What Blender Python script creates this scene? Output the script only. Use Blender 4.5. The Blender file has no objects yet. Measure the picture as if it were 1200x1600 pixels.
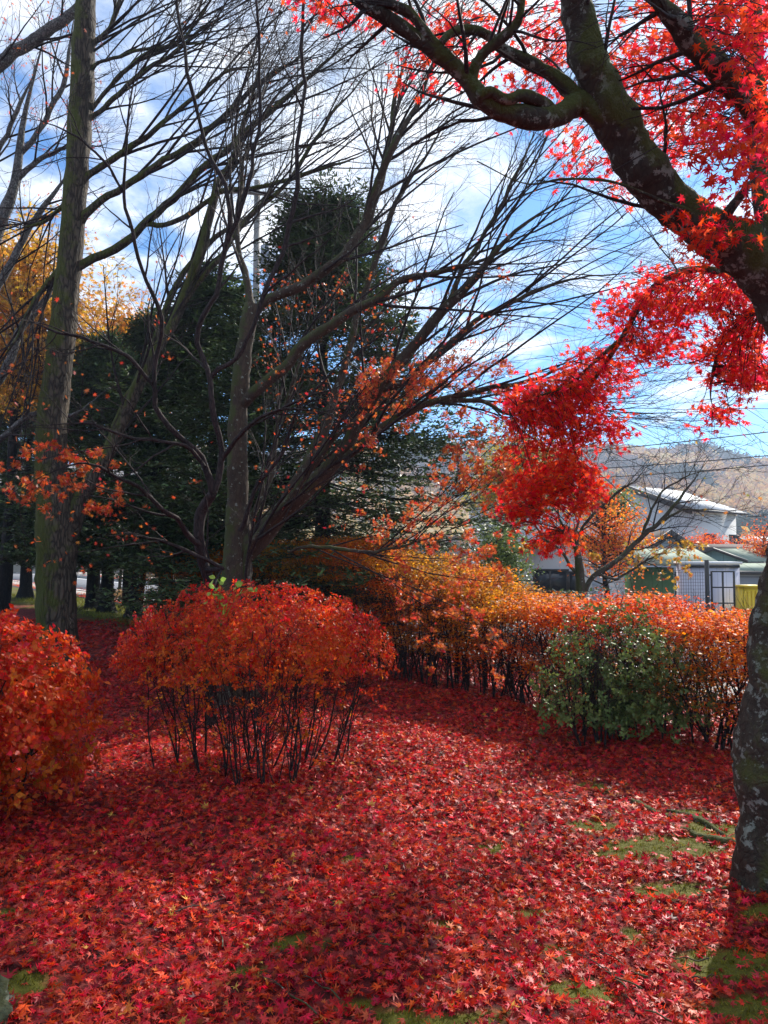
import bpy, math, random
import numpy as np
from mathutils import Vector, noise as mnoise

random.seed(7)
rng = np.random.default_rng(11)
C = bpy.context.scene
COL = C.collection

# ------------------------------------------------------------------ camera
PITCH = math.radians(3.0)
EYE = 1.6
FPX = 1155.0
cam_d = bpy.data.cameras.new('camera')
cam = bpy.data.objects.new('camera', cam_d)
COL.objects.link(cam)
cam.location = (0, 0, EYE)
cam.rotation_euler = (math.radians(90) + PITCH, 0, 0)
cam_d.sensor_fit = 'VERTICAL'
cam_d.sensor_height = 36.0
cam_d.lens = 26.0
cam_d.clip_start = 0.05
cam_d.clip_end = 5000
C.camera = cam

# ------------------------------------------------------------------ sky, sun, exposure
SUN_EL = math.radians(38)
SUN_AZ = math.radians(32)          # to the right of the view direction
C.view_settings.view_transform = 'Standard'
C.view_settings.look = 'None'
C.view_settings.gamma = 1
C.view_settings.exposure = 0.76
w = bpy.data.worlds.new('World')
C.world = w
w.use_nodes = True
nt = w.node_tree
nt.nodes.clear()


def N(nt, t, **kw):
    n = nt.nodes.new(t)
    for k, v in kw.items():
        if k.startswith('i_'):
            n.inputs[k[2:].replace('_', ' ')].default_value = v
        else:
            setattr(n, k, v)
    return n


def mth(nt, op, a, b=None, c=None, clamp=False):
    n = nt.nodes.new('ShaderNodeMath')
    n.operation = op
    n.use_clamp = clamp
    for i, x in enumerate((a, b, c)):
        if x is None:
            continue
        if isinstance(x, (int, float)):
            n.inputs[i].default_value = x
        else:
            nt.links.new(x, n.inputs[i])
    return n.outputs[0]


def ramp(nt, fac, stops, interp='LINEAR'):
    n = nt.nodes.new('ShaderNodeValToRGB')
    cr = n.color_ramp
    cr.interpolation = interp
    while len(cr.elements) < len(stops):
        cr.elements.new(0.5)
    for e, (p, c) in zip(cr.elements, stops):
        e.position = p
        e.color = (c[0], c[1], c[2], 1) if len(c) == 3 else c
    nt.links.new(fac, n.inputs[0])
    return n.outputs[0]


def mixc(nt, fac, a, b, mode='MIX'):
    n = nt.nodes.new('ShaderNodeMix')
    n.data_type = 'RGBA'
    n.blend_type = mode
    for sock, x in ((n.inputs[0], fac), (n.inputs[6], a), (n.inputs[7], b)):
        if isinstance(x, (int, float)):
            sock.default_value = x
        elif isinstance(x, tuple):
            sock.default_value = (x[0], x[1], x[2], 1)
        else:
            nt.links.new(x, sock)
    return n.outputs[2]


sky = N(nt, 'ShaderNodeTexSky')
sky.sky_type = 'NISHITA'
sky.sun_disc = False
sky.sun_elevation = SUN_EL
sky.sun_rotation = SUN_AZ
sky.altitude = 900
sky.air_density = 1.0
sky.dust_density = 0.5
sky.ozone_density = 2.0
tc = N(nt, 'ShaderNodeTexCoord')
sep = N(nt, 'ShaderNodeSeparateXYZ')
nt.links.new(tc.outputs['Generated'], sep.inputs[0])
zz = mth(nt, 'ADD', mth(nt, 'MAXIMUM', sep.outputs[2], 0.0), 0.16)
cx = mth(nt, 'DIVIDE', sep.outputs[0], zz)
cy = mth(nt, 'DIVIDE', sep.outputs[1], zz)
cmb = N(nt, 'ShaderNodeCombineXYZ')
nt.links.new(cx, cmb.inputs[0])
nt.links.new(cy, cmb.inputs[1])
n1 = N(nt, 'ShaderNodeTexNoise', i_Scale=1.25, i_Detail=9.0, i_Roughness=0.58, i_Distortion=0.35)
nt.links.new(cmb.outputs[0], n1.inputs['Vector'])
n2 = N(nt, 'ShaderNodeTexNoise', i_Scale=5.0, i_Detail=7.0, i_Roughness=0.6)
nt.links.new(cmb.outputs[0], n2.inputs['Vector'])
# the cloud bank is thick overhead, thin near the horizon to the right
low = mth(nt, 'MULTIPLY', mth(nt, 'SUBTRACT', 0.34, sep.outputs[2], clamp=True), 0.75)
cov = mth(nt, 'SUBTRACT', mth(nt, 'ADD', mth(nt, 'MULTIPLY', n1.outputs[0], 0.75), mth(nt, 'MULTIPLY', n2.outputs[0], 0.25)), low)
mask = ramp(nt, cov, [(0.425, (0, 0, 0)), (0.525, (0.75, 0.75, 0.75)), (0.60, (1, 1, 1))])
shade = ramp(nt, n2.outputs[0], [(0.32, (4.9, 5.4, 6.0)), (0.47, (7.0, 7.4, 7.9)), (0.62, (10.5, 10.5, 10.6))])
skyc = mixc(nt, 1.0, sky.outputs[0], (0.40, 0.80, 1.12), 'MULTIPLY')
col = mixc(nt, mask, skyc, shade)
bg = N(nt, 'ShaderNodeBackground', i_Strength=0.10)
nt.links.new(col, bg.inputs[0])
wo = N(nt, 'ShaderNodeOutputWorld')
nt.links.new(bg.outputs[0], wo.inputs[0])

sd = bpy.data.lights.new('sun', 'SUN')
sd.energy = 5.0
sd.angle = math.radians(0.5)
sd.color = (1.0, 0.94, 0.84)
sun = bpy.data.objects.new('sun', sd)
COL.objects.link(sun)
SDIR = Vector((math.sin(SUN_AZ) * math.cos(SUN_EL), math.cos(SUN_AZ) * math.cos(SUN_EL), math.sin(SUN_EL)))
sun.rotation_euler = SDIR.to_track_quat('Z', 'Y').to_euler()
sun.location = (20, 30, 40)
C.cycles.max_bounces = 6
C.cycles.transparent_max_bounces = 8
C.cycles.use_denoising = True
C.cycles.sample_clamp_indirect = 6


# ------------------------------------------------------------------ layout helpers
def P(px, py, Y):
    """point on the ray through photo pixel (1200x1600) at forward distance Y"""
    u = (px - 600) / FPX
    v = (800 - py) / FPX
    dy = math.cos(PITCH) - v * math.sin(PITCH)
    dz = math.sin(PITCH) + v * math.cos(PITCH)
    return np.array([u * Y / dy, Y, EYE + dz * Y / dy])


def G(px, py, z=0.0):
    u = (px - 600) / FPX
    v = (800 - py) / FPX
    dy = math.cos(PITCH) - v * math.sin(PITCH)
    dz = math.sin(PITCH) + v * math.cos(PITCH)
    t = (z - EYE) / dz
    return np.array([u * t, dy * t, z])


RT = np.array([0.62, -0.785])          # direction the road runs in
RN = np.array([0.785, 0.62])           # its normal, away from the garden


def sst(a, b, x):
    t = np.clip((x - a) / (b - a), 0, 1)
    return t * t * (3 - 2 * t)


def H(x, y):
    x = np.asarray(x, float)
    y = np.asarray(y, float)
    s = x * RN[0] + y * RN[1]
    near = (1 - sst(5.2, 7.0, s)) * (1 - sst(30, 60, np.abs(x) + np.abs(y)))
    h = near * (0.035 * np.sin(x * 1.3 + 0.7) * np.cos(y * 0.9) + 0.02 * np.sin(x * 3.1 + y * 2.3) + 0.012 * np.sin(x * 6.3 - y * 5.1))
    drop = -1.7 * sst(16.5, 23, s) * sst(-6, 0, x)
    return h + drop


# ------------------------------------------------------------------ object helpers
WLD = {}


def thing(name, label, cat, loc=(0, 0, 0), group=None):
    o = bpy.data.objects.new(name, None)
    COL.objects.link(o)
    o.location = loc
    o.empty_display_size = 0.2
    tag(o, label, cat, group)
    WLD[o.name] = np.array(loc, float)
    return o


def tag(o, label=None, cat=None, group=None, kind=None):
    if label:
        o['label'] = label
    if cat:
        o['category'] = cat
    if group:
        o['group'] = group
    if kind:
        o['kind'] = kind
    return o


def build(name, V, F, mat, parent=None, smooth=False, tint=None, origin=None, uvw=None):
    """V (n,3) world coordinates, F list of (m,k) index arrays; one mesh object"""
    V = np.asarray(V, float)
    off = WLD[parent.name] if parent is not None else (np.array(origin, float) if origin is not None else np.zeros(3))
    me = bpy.data.meshes.new(name)
    Fs = [np.asarray(f, np.int32) for f in (F if isinstance(F, list) else [F]) if len(f)]
    me.vertices.add(len(V))
    me.vertices.foreach_set('co', (V - off).astype(np.float32).ravel())
    nl = sum(f.size for f in Fs)
    npoly = sum(len(f) for f in Fs)
    me.loops.add(nl)
    me.loops.foreach_set('vertex_index', np.concatenate([f.ravel() for f in Fs]))
    me.polygons.add(npoly)
    tot = np.concatenate([np.full(len(f), f.shape[1], np.int32) for f in Fs])
    st = np.concatenate([[0], np.cumsum(tot)[:-1]]).astype(np.int32)
    me.polygons.foreach_set('loop_start', st)
    if smooth:
        me.polygons.foreach_set('use_smooth', np.ones(npoly, bool))
    if tint is not None:
        a = me.attributes.new('tint', 'FLOAT', 'POINT')
        a.data.foreach_set('value', np.asarray(tint, np.float32))
    me.update(calc_edges=True)
    me.materials.append(mat)
    o = bpy.data.objects.new(name, me)
    COL.objects.link(o)
    if parent is not None:
        o.parent = parent
        WLD[o.name] = off
    else:
        o.location = off
        WLD[o.name] = off
    return o


def copy_tree(root, loc, rz=0.0, sc=1.0, label=None):
    def cp(o, par):
        c = o.copy()
        COL.objects.link(c)
        c.parent = par
        for ch in o.children:
            cp(ch, c)
        return c
    r = cp(root, None)
    r.location = loc
    r.rotation_euler = (0, 0, rz)
    r.scale = (sc, sc, sc)
    if label:
        r['label'] = label
    return r


class MB:
    """collects boxes, prisms, tubes as quads / polygons"""

    def __init__(s):
        s.V = []
        s.F = {}
        s.n = 0

    def add(s, V, F):
        V = np.asarray(V, float)
        for f in F:
            f = np.asarray(f, np.int32)
            if f.ndim == 1:
                f = f[None]
            s.F.setdefault(f.shape[1], []).append(f + s.n)
        s.V.append(V)
        s.n += len(V)
        return s

    def box(s, c, size, rz=0.0):
        hx, hy, hz = [q / 2 for q in size]
        v = np.array([[x, y, z] for x in (-hx, hx) for y in (-hy, hy) for z in (-hz, hz)])
        ca, sa = math.cos(rz), math.sin(rz)
        v = np.c_[v[:, 0] * ca - v[:, 1] * sa, v[:, 0] * sa + v[:, 1] * ca, v[:, 2]] + np.array(c)
        f = [[0, 1, 3, 2], [4, 6, 7, 5], [0, 4, 5, 1], [2, 3, 7, 6], [0, 2, 6, 4], [1, 5, 7, 3]]
        return s.add(v, [np.array(f)])

    def slab(s, quad, th):
        """thick slab from 4 world points; thickness along its own normal, downwards"""
        q = np.array(quad, float)
        n = np.cross(q[1] - q[0], q[3] - q[0])
        n /= np.linalg.norm(n)
        if n[2] < 0:
            n = -n
        v = np.vstack([q, q - n * th])
        f = [[0, 1, 2, 3], [7, 6, 5, 4], [0, 4, 5, 1], [1, 5, 6, 2], [2, 6, 7, 3], [3, 7, 4, 0]]
        return s.add(v, [np.array(f)])

    def tube(s, pts, r, sides=8, cap=True):
        V, F = tubes(np.array([pts], float), np.broadcast_to(np.array(r, float), (1, len(pts))), sides)
        fs = [F]
        if cap:
            fs += [np.arange(sides)[::-1][None], (np.arange(sides) + sides * (len(pts) - 1))[None]]
        return s.add(V, fs)

    def build(s, name, mat, parent=None, **kw):
        return build(name, np.vstack(s.V), [np.vstack(v) for v in s.F.values()], mat, parent, **kw)


def crspline(pts, n):
    p = np.asarray(pts, float)
    if len(p) == 2:
        p = np.vstack([p[0], (p[0] + p[1]) / 2, p[1]])
    q = np.vstack([2 * p[0] - p[1], p, 2 * p[-1] - p[-2]])
    seg = np.linalg.norm(np.diff(p[:, :3], axis=0), axis=1)
    cum = np.concatenate([[0], np.cumsum(seg)])
    out = []
    for t in np.linspace(0, cum[-1], n):
        i = min(max(np.searchsorted(cum, t) - 1, 0), len(seg) - 1)
        f = (t - cum[i]) / max(seg[i], 1e-9)
        a, b, c, d = q[i], q[i + 1], q[i + 2], q[i + 3]
        out.append(0.5 * (2 * b + (c - a) * f + (2 * a - 5 * b + 4 * c - d) * f * f + (3 * b - a - 3 * c + d) * f ** 3))
    out = np.array(out)
    return out


def unit(v):
    return v / np.maximum(np.linalg.norm(v, axis=-1, keepdims=True), 1e-9)


def tubes(Pp, R, sides):
    """Pp (N,n,3), R (N,n) -> verts, quads. Frames carried along each line."""
    Nn, n, _ = Pp.shape
    T = unit(np.gradient(Pp, axis=1))
    ref = np.tile(np.array([0.31, 0.87, 0.38]), (Nn, 1))
    par = np.abs((T[:, 0] * ref).sum(-1)) > 0.9
    ref[par] = (0.9, -0.1, 0.4)
    U = np.zeros_like(Pp)
    u = unit(np.cross(T[:, 0], ref))
    for i in range(n):
        u = unit(u - T[:, i] * (u * T[:, i]).sum(-1, keepdims=True))
        U[:, i] = u
    W = np.cross(T, U)
    a = np.linspace(0, 2 * math.pi, sides, endpoint=False)
    ring = U[:, :, None] * np.cos(a)[None, None, :, None] + W[:, :, None] * np.sin(a)[None, None, :, None]
    V = Pp[:, :, None] + ring * R[:, :, None, None]
    V = V.reshape(-1, 3)
    base = (np.arange(Nn) * n * sides)[:, None, None] + (np.arange(n - 1) * sides)[None, :, None]
    k = np.arange(sides)[None, None, :]
    k2 = (k + 1) % sides
    F = np.stack([base + k, base + k2, base + sides + k2, base + sides + k], -1).reshape(-1, 4)
    return V, F


def kids(Pp, R, k, t0, t1, ang, length, nseg, trop, tw, wob, rf, rmin, flat=0.0, taper=0.25, follow=0.0, rmax=1.0):
    """k child lines on each parent line. length: (lo, hi) metres."""
    Nn, n, _ = Pp.shape
    idx = np.repeat(np.arange(Nn), k)
    M = len(idx)
    t = t0 + (t1 - t0) * ((np.tile(np.arange(k), Nn) + rng.random(M)) / k)
    f = t * (n - 1)
    i = np.clip(f.astype(int), 0, n - 2)
    fr = (f - i)[:, None]
    pos = Pp[idx, i] * (1 - fr) + Pp[idx, i + 1] * fr
    tan = unit(Pp[idx, i + 1] - Pp[idx, i])
    rr = R[idx, i] * (1 - fr[:, 0]) + R[idx, i + 1] * fr[:, 0]
    rv = rng.normal(size=(M, 3))
    if flat:
        rv[:, 2] *= (1 - flat)
        rv += np.cross(tan, [0, 0, 1]) * rng.choice([-1, 1], M)[:, None] * flat * 2
    perp = unit(rv - tan * (rv * tan).sum(-1, keepdims=True))
    a = np.radians(ang[0] + (ang[1] - ang[0]) * rng.random(M))[:, None]
    d = tan * np.cos(a) + perp * np.sin(a)
    L = (length[0] + (length[1] - length[0]) * rng.random(M)) * (1.15 - 0.55 * t)
    st = (L / (nseg - 1))[:, None]
    out = np.zeros((M, nseg, 3))
    out[:, 0] = pos
    tr = np.array(trop, float)
    for j in range(1, nseg):
        d = unit(d + tr * tw + tan * follow + rng.normal(size=(M, 3)) * wob)
        pos = pos + d * st
        out[:, j] = pos
    r0 = np.clip(rr * rf, rmin, rmax)
    R2 = np.maximum(r0[:, None] * np.linspace(1, taper, nseg)[None], rmin * 0.55)
    return out, R2


# leaf templates: verts in a unit frame (x,y in the blade plane, z its normal), triangles
def maple_tpl(lobes=7, cup=0.12):
    if lobes == 7:
        ang = [-128, -88, -44, 0, 44, 88, 128]
        rad = [0.5, 0.8, 0.97, 1.05, 0.97, 0.8, 0.5]
    else:
        ang = [-105, -52, 0, 52, 105]
        rad = [0.7, 0.95, 1.05, 0.95, 0.7]
    V = [(0, 0, 0)]
    V.append((0.10 * math.sin(math.radians(-165)), 0.10 * math.cos(math.radians(165)), 0))
    for i, (a, r) in enumerate(zip(ang, rad)):
        if i:
            m = (ang[i - 1] + a) / 2
            V.append((0.34 * math.sin(math.radians(m)), 0.34 * math.cos(math.radians(m)), 0.03))
        V.append((r * math.sin(math.radians(a)), r * math.cos(math.radians(a)), -cup * (1 if i % 2 else 0.6)))
    V.append((0.10 * math.sin(math.radians(165)), 0.10 * math.cos(math.radians(165)), 0))
    n = len(V)
    F = [(0, i, i + 1) for i in range(1, n - 1)]
    # stalk
    k = len(V)
    V += [(-0.02, 0, 0), (0.02, 0, 0), (0.03, -0.75, -0.18)]
    F.append((k, k + 1, k + 2))
    return np.array(V, float), np.array(F)


M7 = maple_tpl(7)
M7C = maple_tpl(7, 0.42)
M5 = maple_tpl(5, 0.2)
_v = M7[0].copy()
_v[:, 2] += 0.75 * np.abs(_v[:, 0]) - 0.25 * _v[:, 1] ** 2
_v[:, 0] *= 0.7
M7F = (_v, M7[1])
_w = M7[0].copy()
_w[:, 2] += -0.45 * _w[:, 0] * _w[:, 1] + 0.35 * _w[:, 1] ** 2
M7W = (_w, M7[1])
OVAL = (np.array([(0, 0, 0), (-0.34, 0.5, 0.1), (0, 0.5, 0), (0.34, 0.5, 0.1), (0, 1.05, -0.1)]), np.array([(0, 2, 1), (0, 3, 2), (1, 2, 4), (2, 3, 4)]))
RHOMB = (np.array([(0, 0, 0), (-0.3, 0.5, 0.04), (0.3, 0.5, 0.04), (0, 1, -0.06)]), np.array([(0, 2, 1), (1, 2, 3)]))


def leaves(tpl, pos, nrm, spin, size, tint=None, heading=None):
    """instances a leaf; returns V, F, tint per vertex"""
    TV, TF = tpl
    n = unit(nrm)
    if heading is None:
        ref = np.tile([0.21, 0.13, 0.97], (len(n), 1))
        bad = np.abs((n * ref).sum(-1)) > 0.95
        ref[bad] = (1, 0, 0)
        a = unit(np.cross(n, ref))
        b = np.cross(n, a)
        x = a * np.cos(spin)[:, None] + b * np.sin(spin)[:, None]
    else:
        y0 = unit(heading)
        x = unit(np.cross(y0, n))
        n = np.cross(x, y0)
    y = np.cross(n, x)
    sz = np.broadcast_to(size, len(pos))[:, None, None]
    V = pos[:, None] + sz * (x[:, None] * TV[None, :, 0, None] + y[:, None] * TV[None, :, 1, None] + n[:, None] * TV[None, :, 2, None])
    k = len(TV)
    F = (TF[None] + (np.arange(len(pos)) * k)[:, None, None]).reshape(-1, 3)
    tt = None if tint is None else np.repeat(tint, k)
    return V.reshape(-1, 3), F, tt


def merge(parts):
    Vs, Fs, Ts, n = [], [], [], 0
    for V, F, T in parts:
        Vs.append(V)
        Fs.append(F + n)
        Ts.append(T if T is not None else np.zeros(len(V)))
        n += len(V)
    return np.vstack(Vs), np.vstack(Fs), np.concatenate(Ts)


def rdir(n, up=0.0):
    v = rng.normal(size=(n, 3))
    v[:, 2] += up
    return unit(v)


# ------------------------------------------------------------------ materials
def newmat(name):
    m = bpy.data.materials.new(name)
    m.use_nodes = True
    m.node_tree.nodes.clear()
    return m, m.node_tree


def leafmat(name, stops, trans=0.45, rough=0.45, spec=0.4, var=0.35, tboost=1.25, back=None):
    m, nt = newmat(name)
    at = N(nt, 'ShaderNodeAttribute', attribute_name='tint')
    base = ramp(nt, at.outputs['Fac'], stops)
    geo = N(nt, 'ShaderNodeNewGeometry')
    rnd = geo.outputs['Random Per Island']
    hsv = N(nt, 'ShaderNodeHueSaturation')
    nt.links.new(base, hsv.inputs['Color'])
    nt.links.new(mth(nt, 'ADD', mth(nt, 'MULTIPLY', rnd, var * 2), 1 - var), hsv.inputs['Value'])
    r2 = mth(nt, 'FRACT', mth(nt, 'MULTIPLY', rnd, 37.7))
    nt.links.new(mth(nt, 'ADD', mth(nt, 'MULTIPLY', r2, 0.03), 0.487), hsv.inputs['Hue'])
    nt.links.new(mth(nt, 'ADD', mth(nt, 'MULTIPLY', mth(nt, 'FRACT', mth(nt, 'MULTIPLY', rnd, 91.3)), 0.04), 0.97), hsv.inputs['Saturation'])
    tcn = N(nt, 'ShaderNodeTexCoord')
    nz = N(nt, 'ShaderNodeTexNoise', i_Scale=90.0, i_Detail=3.0)
    nt.links.new(tcn.outputs['Object'], nz.inputs['Vector'])
    c = mixc(nt, 1.0, hsv.outputs[0], ramp(nt, nz.outputs[0], [(0.3, (0.72, 0.72, 0.72)), (0.7, (1.15, 1.15, 1.15))]), 'MULTIPLY')
    front = c
    if back is not None:     # the paler underside of a leaf
        front = mixc(nt, geo.outputs['Backfacing'], c, mixc(nt, mth(nt, 'MULTIPLY', mth(nt, 'GREATER_THAN', mth(nt, 'FRACT', mth(nt, 'MULTIPLY', rnd, 13.1)), 0.55), 0.55), c, back))
    p = N(nt, 'ShaderNodeBsdfPrincipled', i_Roughness=rough)
    p.inputs['Specular IOR Level'].default_value = spec
    nt.links.new(front, p.inputs['Base Color'])
    tr = N(nt, 'ShaderNodeBsdfTranslucent')
    nt.links.new(mixc(nt, 1.0, c, (tboost, tboost, tboost), 'MULTIPLY'), tr.inputs[0])
    mx = N(nt, 'ShaderNodeMixShader')
    mx.inputs[0].default_value = trans
    nt.links.new(p.outputs[0], mx.inputs[1])
    nt.links.new(tr.outputs[0], mx.inputs[2])
    out = N(nt, 'ShaderNodeOutputMaterial')
    nt.links.new(mx.outputs[0], out.inputs[0])
    return m


def barkmat(name, c1, c2, scale=1.0, moss=0.0, lichen=0.0, stretch=0.25, bump=0.6, mosscol=(0.045, 0.06, 0.012), mside=(-1, -0.3, 0.2), ck=0.25):
    m, nt = newmat(name)
    tcn = N(nt, 'ShaderNodeTexCoord')
    mp = N(nt, 'ShaderNodeMapping')
    mp.inputs['Scale'].default_value = (scale, scale, scale * stretch)
    nt.links.new(tcn.outputs['Object'], mp.inputs[0])
    vor = N(nt, 'ShaderNodeTexVoronoi', i_Scale=26.0)
    vor.feature = 'DISTANCE_TO_EDGE'
    wn = N(nt, 'ShaderNodeTexNoise', i_Scale=9.0, i_Detail=4.0)
    nt.links.new(mp.outputs[0], wn.inputs['Vector'])
    wv = N(nt, 'ShaderNodeVectorMath', operation='MULTIPLY_ADD')
    nt.links.new(wn.outputs['Color'], wv.inputs[0])
    wv.inputs[1].default_value = (0.16, 0.16, 0.16)
    nt.links.new(mp.outputs[0], wv.inputs[2])
    nt.links.new(wv.outputs[0], vor.inputs['Vector'])
    nz = N(nt, 'ShaderNodeTexNoise', i_Scale=30.0, i_Detail=8.0, i_Roughness=0.7)
    nt.links.new(mp.outputs[0], nz.inputs['Vector'])
    big = N(nt, 'ShaderNodeTexNoise', i_Scale=3.5, i_Detail=5.0, i_Roughness=0.65)
    nt.links.new(tcn.outputs['Object'], big.inputs['Vector'])
    crack = ramp(nt, vor.outputs['Distance'], [(0.0, (ck, ck, ck)), (0.22, (1, 1, 1))])
    c = mixc(nt, nz.outputs[0], c1, c2)
    c = mixc(nt, 1.0, c, crack, 'MULTIPLY')
    c = mixc(nt, 1.0, c, ramp(nt, big.outputs[0], [(0.3, (0.6, 0.6, 0.6)), (0.7, (1.25, 1.25, 1.25))]), 'MULTIPLY')
    hgt = mth(nt, 'ADD', mth(nt, 'MULTIPLY', crack, 0.7), mth(nt, 'MULTIPLY', nz.outputs[0], 0.6))
    if lichen:
        lv = N(nt, 'ShaderNodeTexNoise', i_Scale=19.0, i_Detail=9.0, i_Roughness=0.7)
        off = N(nt, 'ShaderNodeMapping')
        off.inputs['Location'].default_value = (3.1, 7.7, 1.9)
        nt.links.new(tcn.outputs['Object'], off.inputs[0])
        nt.links.new(off.outputs[0], lv.inputs['Vector'])
        lm = ramp(nt, lv.outputs[0], [(0.61 - 0.06 * lichen, (0, 0, 0)), (0.635 - 0.06 * lichen, (1, 1, 1))])
        lc = mixc(nt, nz.outputs[0], (0.13, 0.16, 0.13), (0.34, 0.38, 0.31))
        c = mixc(nt, mth(nt, 'MULTIPLY', lm, 0.8), c, lc)
    if moss:
        geo = N(nt, 'ShaderNodeNewGeometry')
        dp = N(nt, 'ShaderNodeVectorMath', operation='DOT_PRODUCT')
        nt.links.new(geo.outputs['Normal'], dp.inputs[0])
        dp.inputs[1].default_value = unit(np.array(mside, float))
        f = mth(nt, 'ADD', mth(nt, 'MULTIPLY', dp.outputs['Value'], 0.22), big.outputs[0])
        mm = ramp(nt, f, [(0.62 - 0.25 * moss, (0, 0, 0)), (0.74 - 0.22 * moss, (1, 1, 1))])
        mz = N(nt, 'ShaderNodeTexNoise', i_Scale=120.0, i_Detail=4.0)
        nt.links.new(tcn.outputs['Object'], mz.inputs['Vector'])
        mc = mixc(nt, mz.outputs[0], tuple(q * 0.45 for q in mosscol), tuple(q * 1.6 for q in mosscol))
        c = mixc(nt, mth(nt, 'MULTIPLY', mm, 0.85), c, mc)
        hgt = mth(nt, 'ADD', hgt, mth(nt, 'MULTIPLY', mth(nt, 'MULTIPLY', mm, mz.outputs[0]), 0.6))
    bp = N(nt, 'ShaderNodeBump', i_Strength=bump, i_Distance=0.02)
    nt.links.new(hgt, bp.inputs['Height'])
    p = N(nt, 'ShaderNodeBsdfPrincipled', i_Roughness=0.85)
    p.inputs['Specular IOR Level'].default_value = 0.25
    nt.links.new(c, p.inputs['Base Color'])
    nt.links.new(bp.outputs[0], p.inputs['Normal'])
    out = N(nt, 'ShaderNodeOutputMaterial')
    nt.links.new(p.outputs[0], out.inputs[0])
    return m


def plain(name, col, rough=0.6, var=0.15, scale=4.0, bump=0.0, bscale=60.0, metal=0.0, lines=None, spec=0.4, streak=0.0):
    """painted / mineral surface with weathering; lines=(axis, period, depth): boards, ribs or courses"""
    m, nt = newmat(name)
    tcn = N(nt, 'ShaderNodeTexCoord')
    nz = N(nt, 'ShaderNodeTexNoise', i_Scale=scale, i_Detail=8.0, i_Roughness=0.65)
    nt.links.new(tcn.outputs['Object'], nz.inputs['Vector'])
    c = mixc(nt, 1.0, col, ramp(nt, nz.outputs[0], [(0.3, (1 - var,) * 3), (0.7, (1 + var,) * 3)]), 'MULTIPLY')
    hgt = None
    if bump:
        bz = N(nt, 'ShaderNodeTexNoise', i_Scale=bscale, i_Detail=6.0, i_Roughness=0.7)
        nt.links.new(tcn.outputs['Object'], bz.inputs['Vector'])
        hgt = mth(nt, 'MULTIPLY', bz.outputs[0], bump)
    if lines:
        sp = N(nt, 'ShaderNodeSeparateXYZ')
        nt.links.new(tcn.outputs['Object'], sp.inputs[0])
        if lines[0] == 'z':
            q = sp.outputs[2]
        elif lines[0] == 'xy':
            q = mth(nt, 'ADD', mth(nt, 'MULTIPLY', sp.outputs[0], lines[3]), mth(nt, 'MULTIPLY', sp.outputs[1], lines[4]))
        fr = mth(nt, 'FRACT', mth(nt, 'DIVIDE', q, lines[1]))
        ln = ramp(nt, fr, [(0.0, (0.45,) * 3), (0.08, (1, 1, 1)), (0.95, (1, 1, 1)), (1.0, (0.45,) * 3)])
        c = mixc(nt, lines[2], c, mixc(nt, 1.0, c, ln, 'MULTIPLY'))
        lh = mth(nt, 'MULTIPLY', ln, 0.5)
        hgt = lh if hgt is None else mth(nt, 'ADD', hgt, lh)
    p = N(nt, 'ShaderNodeBsdfPrincipled', i_Roughness=rough, i_Metallic=metal)
    p.inputs['Specular IOR Level'].default_value = spec
    nt.links.new(c, p.inputs['Base Color'])
    if hgt is not None:
        bp = N(nt, 'ShaderNodeBump', i_Strength=0.6, i_Distance=0.02)
        nt.links.new(hgt, bp.inputs['Height'])
        nt.links.new(bp.outputs[0], p.inputs['Normal'])
    out = N(nt, 'ShaderNodeOutputMaterial')
    nt.links.new(p.outputs[0], out.inputs[0])
    return m


RED_STOPS = [(0.0, (0.66, 0.20, 0.015)), (0.3, (0.66, 0.045, 0.010)), (0.6, (0.66, 0.013, 0.012)), (1.0, (0.48, 0.004, 0.016))]
L_red = leafmat('red_maple_leaf', RED_STOPS, trans=0.68, tboost=1.55, var=0.2, spec=0.12, rough=0.55)
L_sparse = leafmat('orange_maple_leaf', [(0.0, (0.6, 0.2, 0.03)), (0.5, (0.62, 0.10, 0.02)), (1.0, (0.5, 0.02, 0.02))], trans=0.5, var=0.2)
L_ground = leafmat('fallen_leaf', [(0.0, (0.09, 0.006, 0.006)), (0.3, (0.36, 0.003, 0.006)), (0.6, (0.66, 0.006, 0.007)), (0.82, (0.68, 0.045, 0.02)), (0.93, (0.55, 0.10, 0.02)), (1.0, (0.62, 0.33, 0.06))],
                   trans=0.3, rough=0.42, spec=0.16, var=0.45, back=(0.60, 0.07, 0.07))
L_hedge = leafmat('hedge_leaf', [(0.0, (0.22, 0.13, 0.01)), (0.25, (0.62, 0.25, 0.012)), (0.5, (0.66, 0.12, 0.008)), (0.75, (0.60, 0.04, 0.008)), (1.0, (0.42, 0.01, 0.01))], trans=0.55, var=0.25, spec=0.12, tboost=1.45)
L_bush = leafmat('bush_leaf', [(0.0, (0.20, 0.15, 0.02)), (0.2, (0.60, 0.22, 0.015)), (0.45, (0.62, 0.09, 0.008)), (0.75, (0.60, 0.028, 0.008)), (1.0, (0.48, 0.008, 0.012))], trans=0.48, var=0.3, spec=0.2)
L_green = leafmat('evergreen_leaf', [(0.0, (0.05, 0.08, 0.02)), (0.6, (0.12, 0.18, 0.04)), (1.0, (0.26, 0.31, 0.07))], trans=0.25, rough=0.45, spec=0.3)
L_sprig = leafmat('pale_green_leaf', [(0.0, (0.25, 0.42, 0.06)), (1.0, (0.45, 0.6, 0.12))], trans=0.5, var=0.1)
L_yellow = leafmat('yellow_leaf', [(0.0, (0.30, 0.30, 0.04)), (0.3, (0.62, 0.36, 0.03)), (0.7, (0.60, 0.20, 0.02)), (1.0, (0.35, 0.06, 0.03))], trans=0.5, var=0.2)
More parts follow.
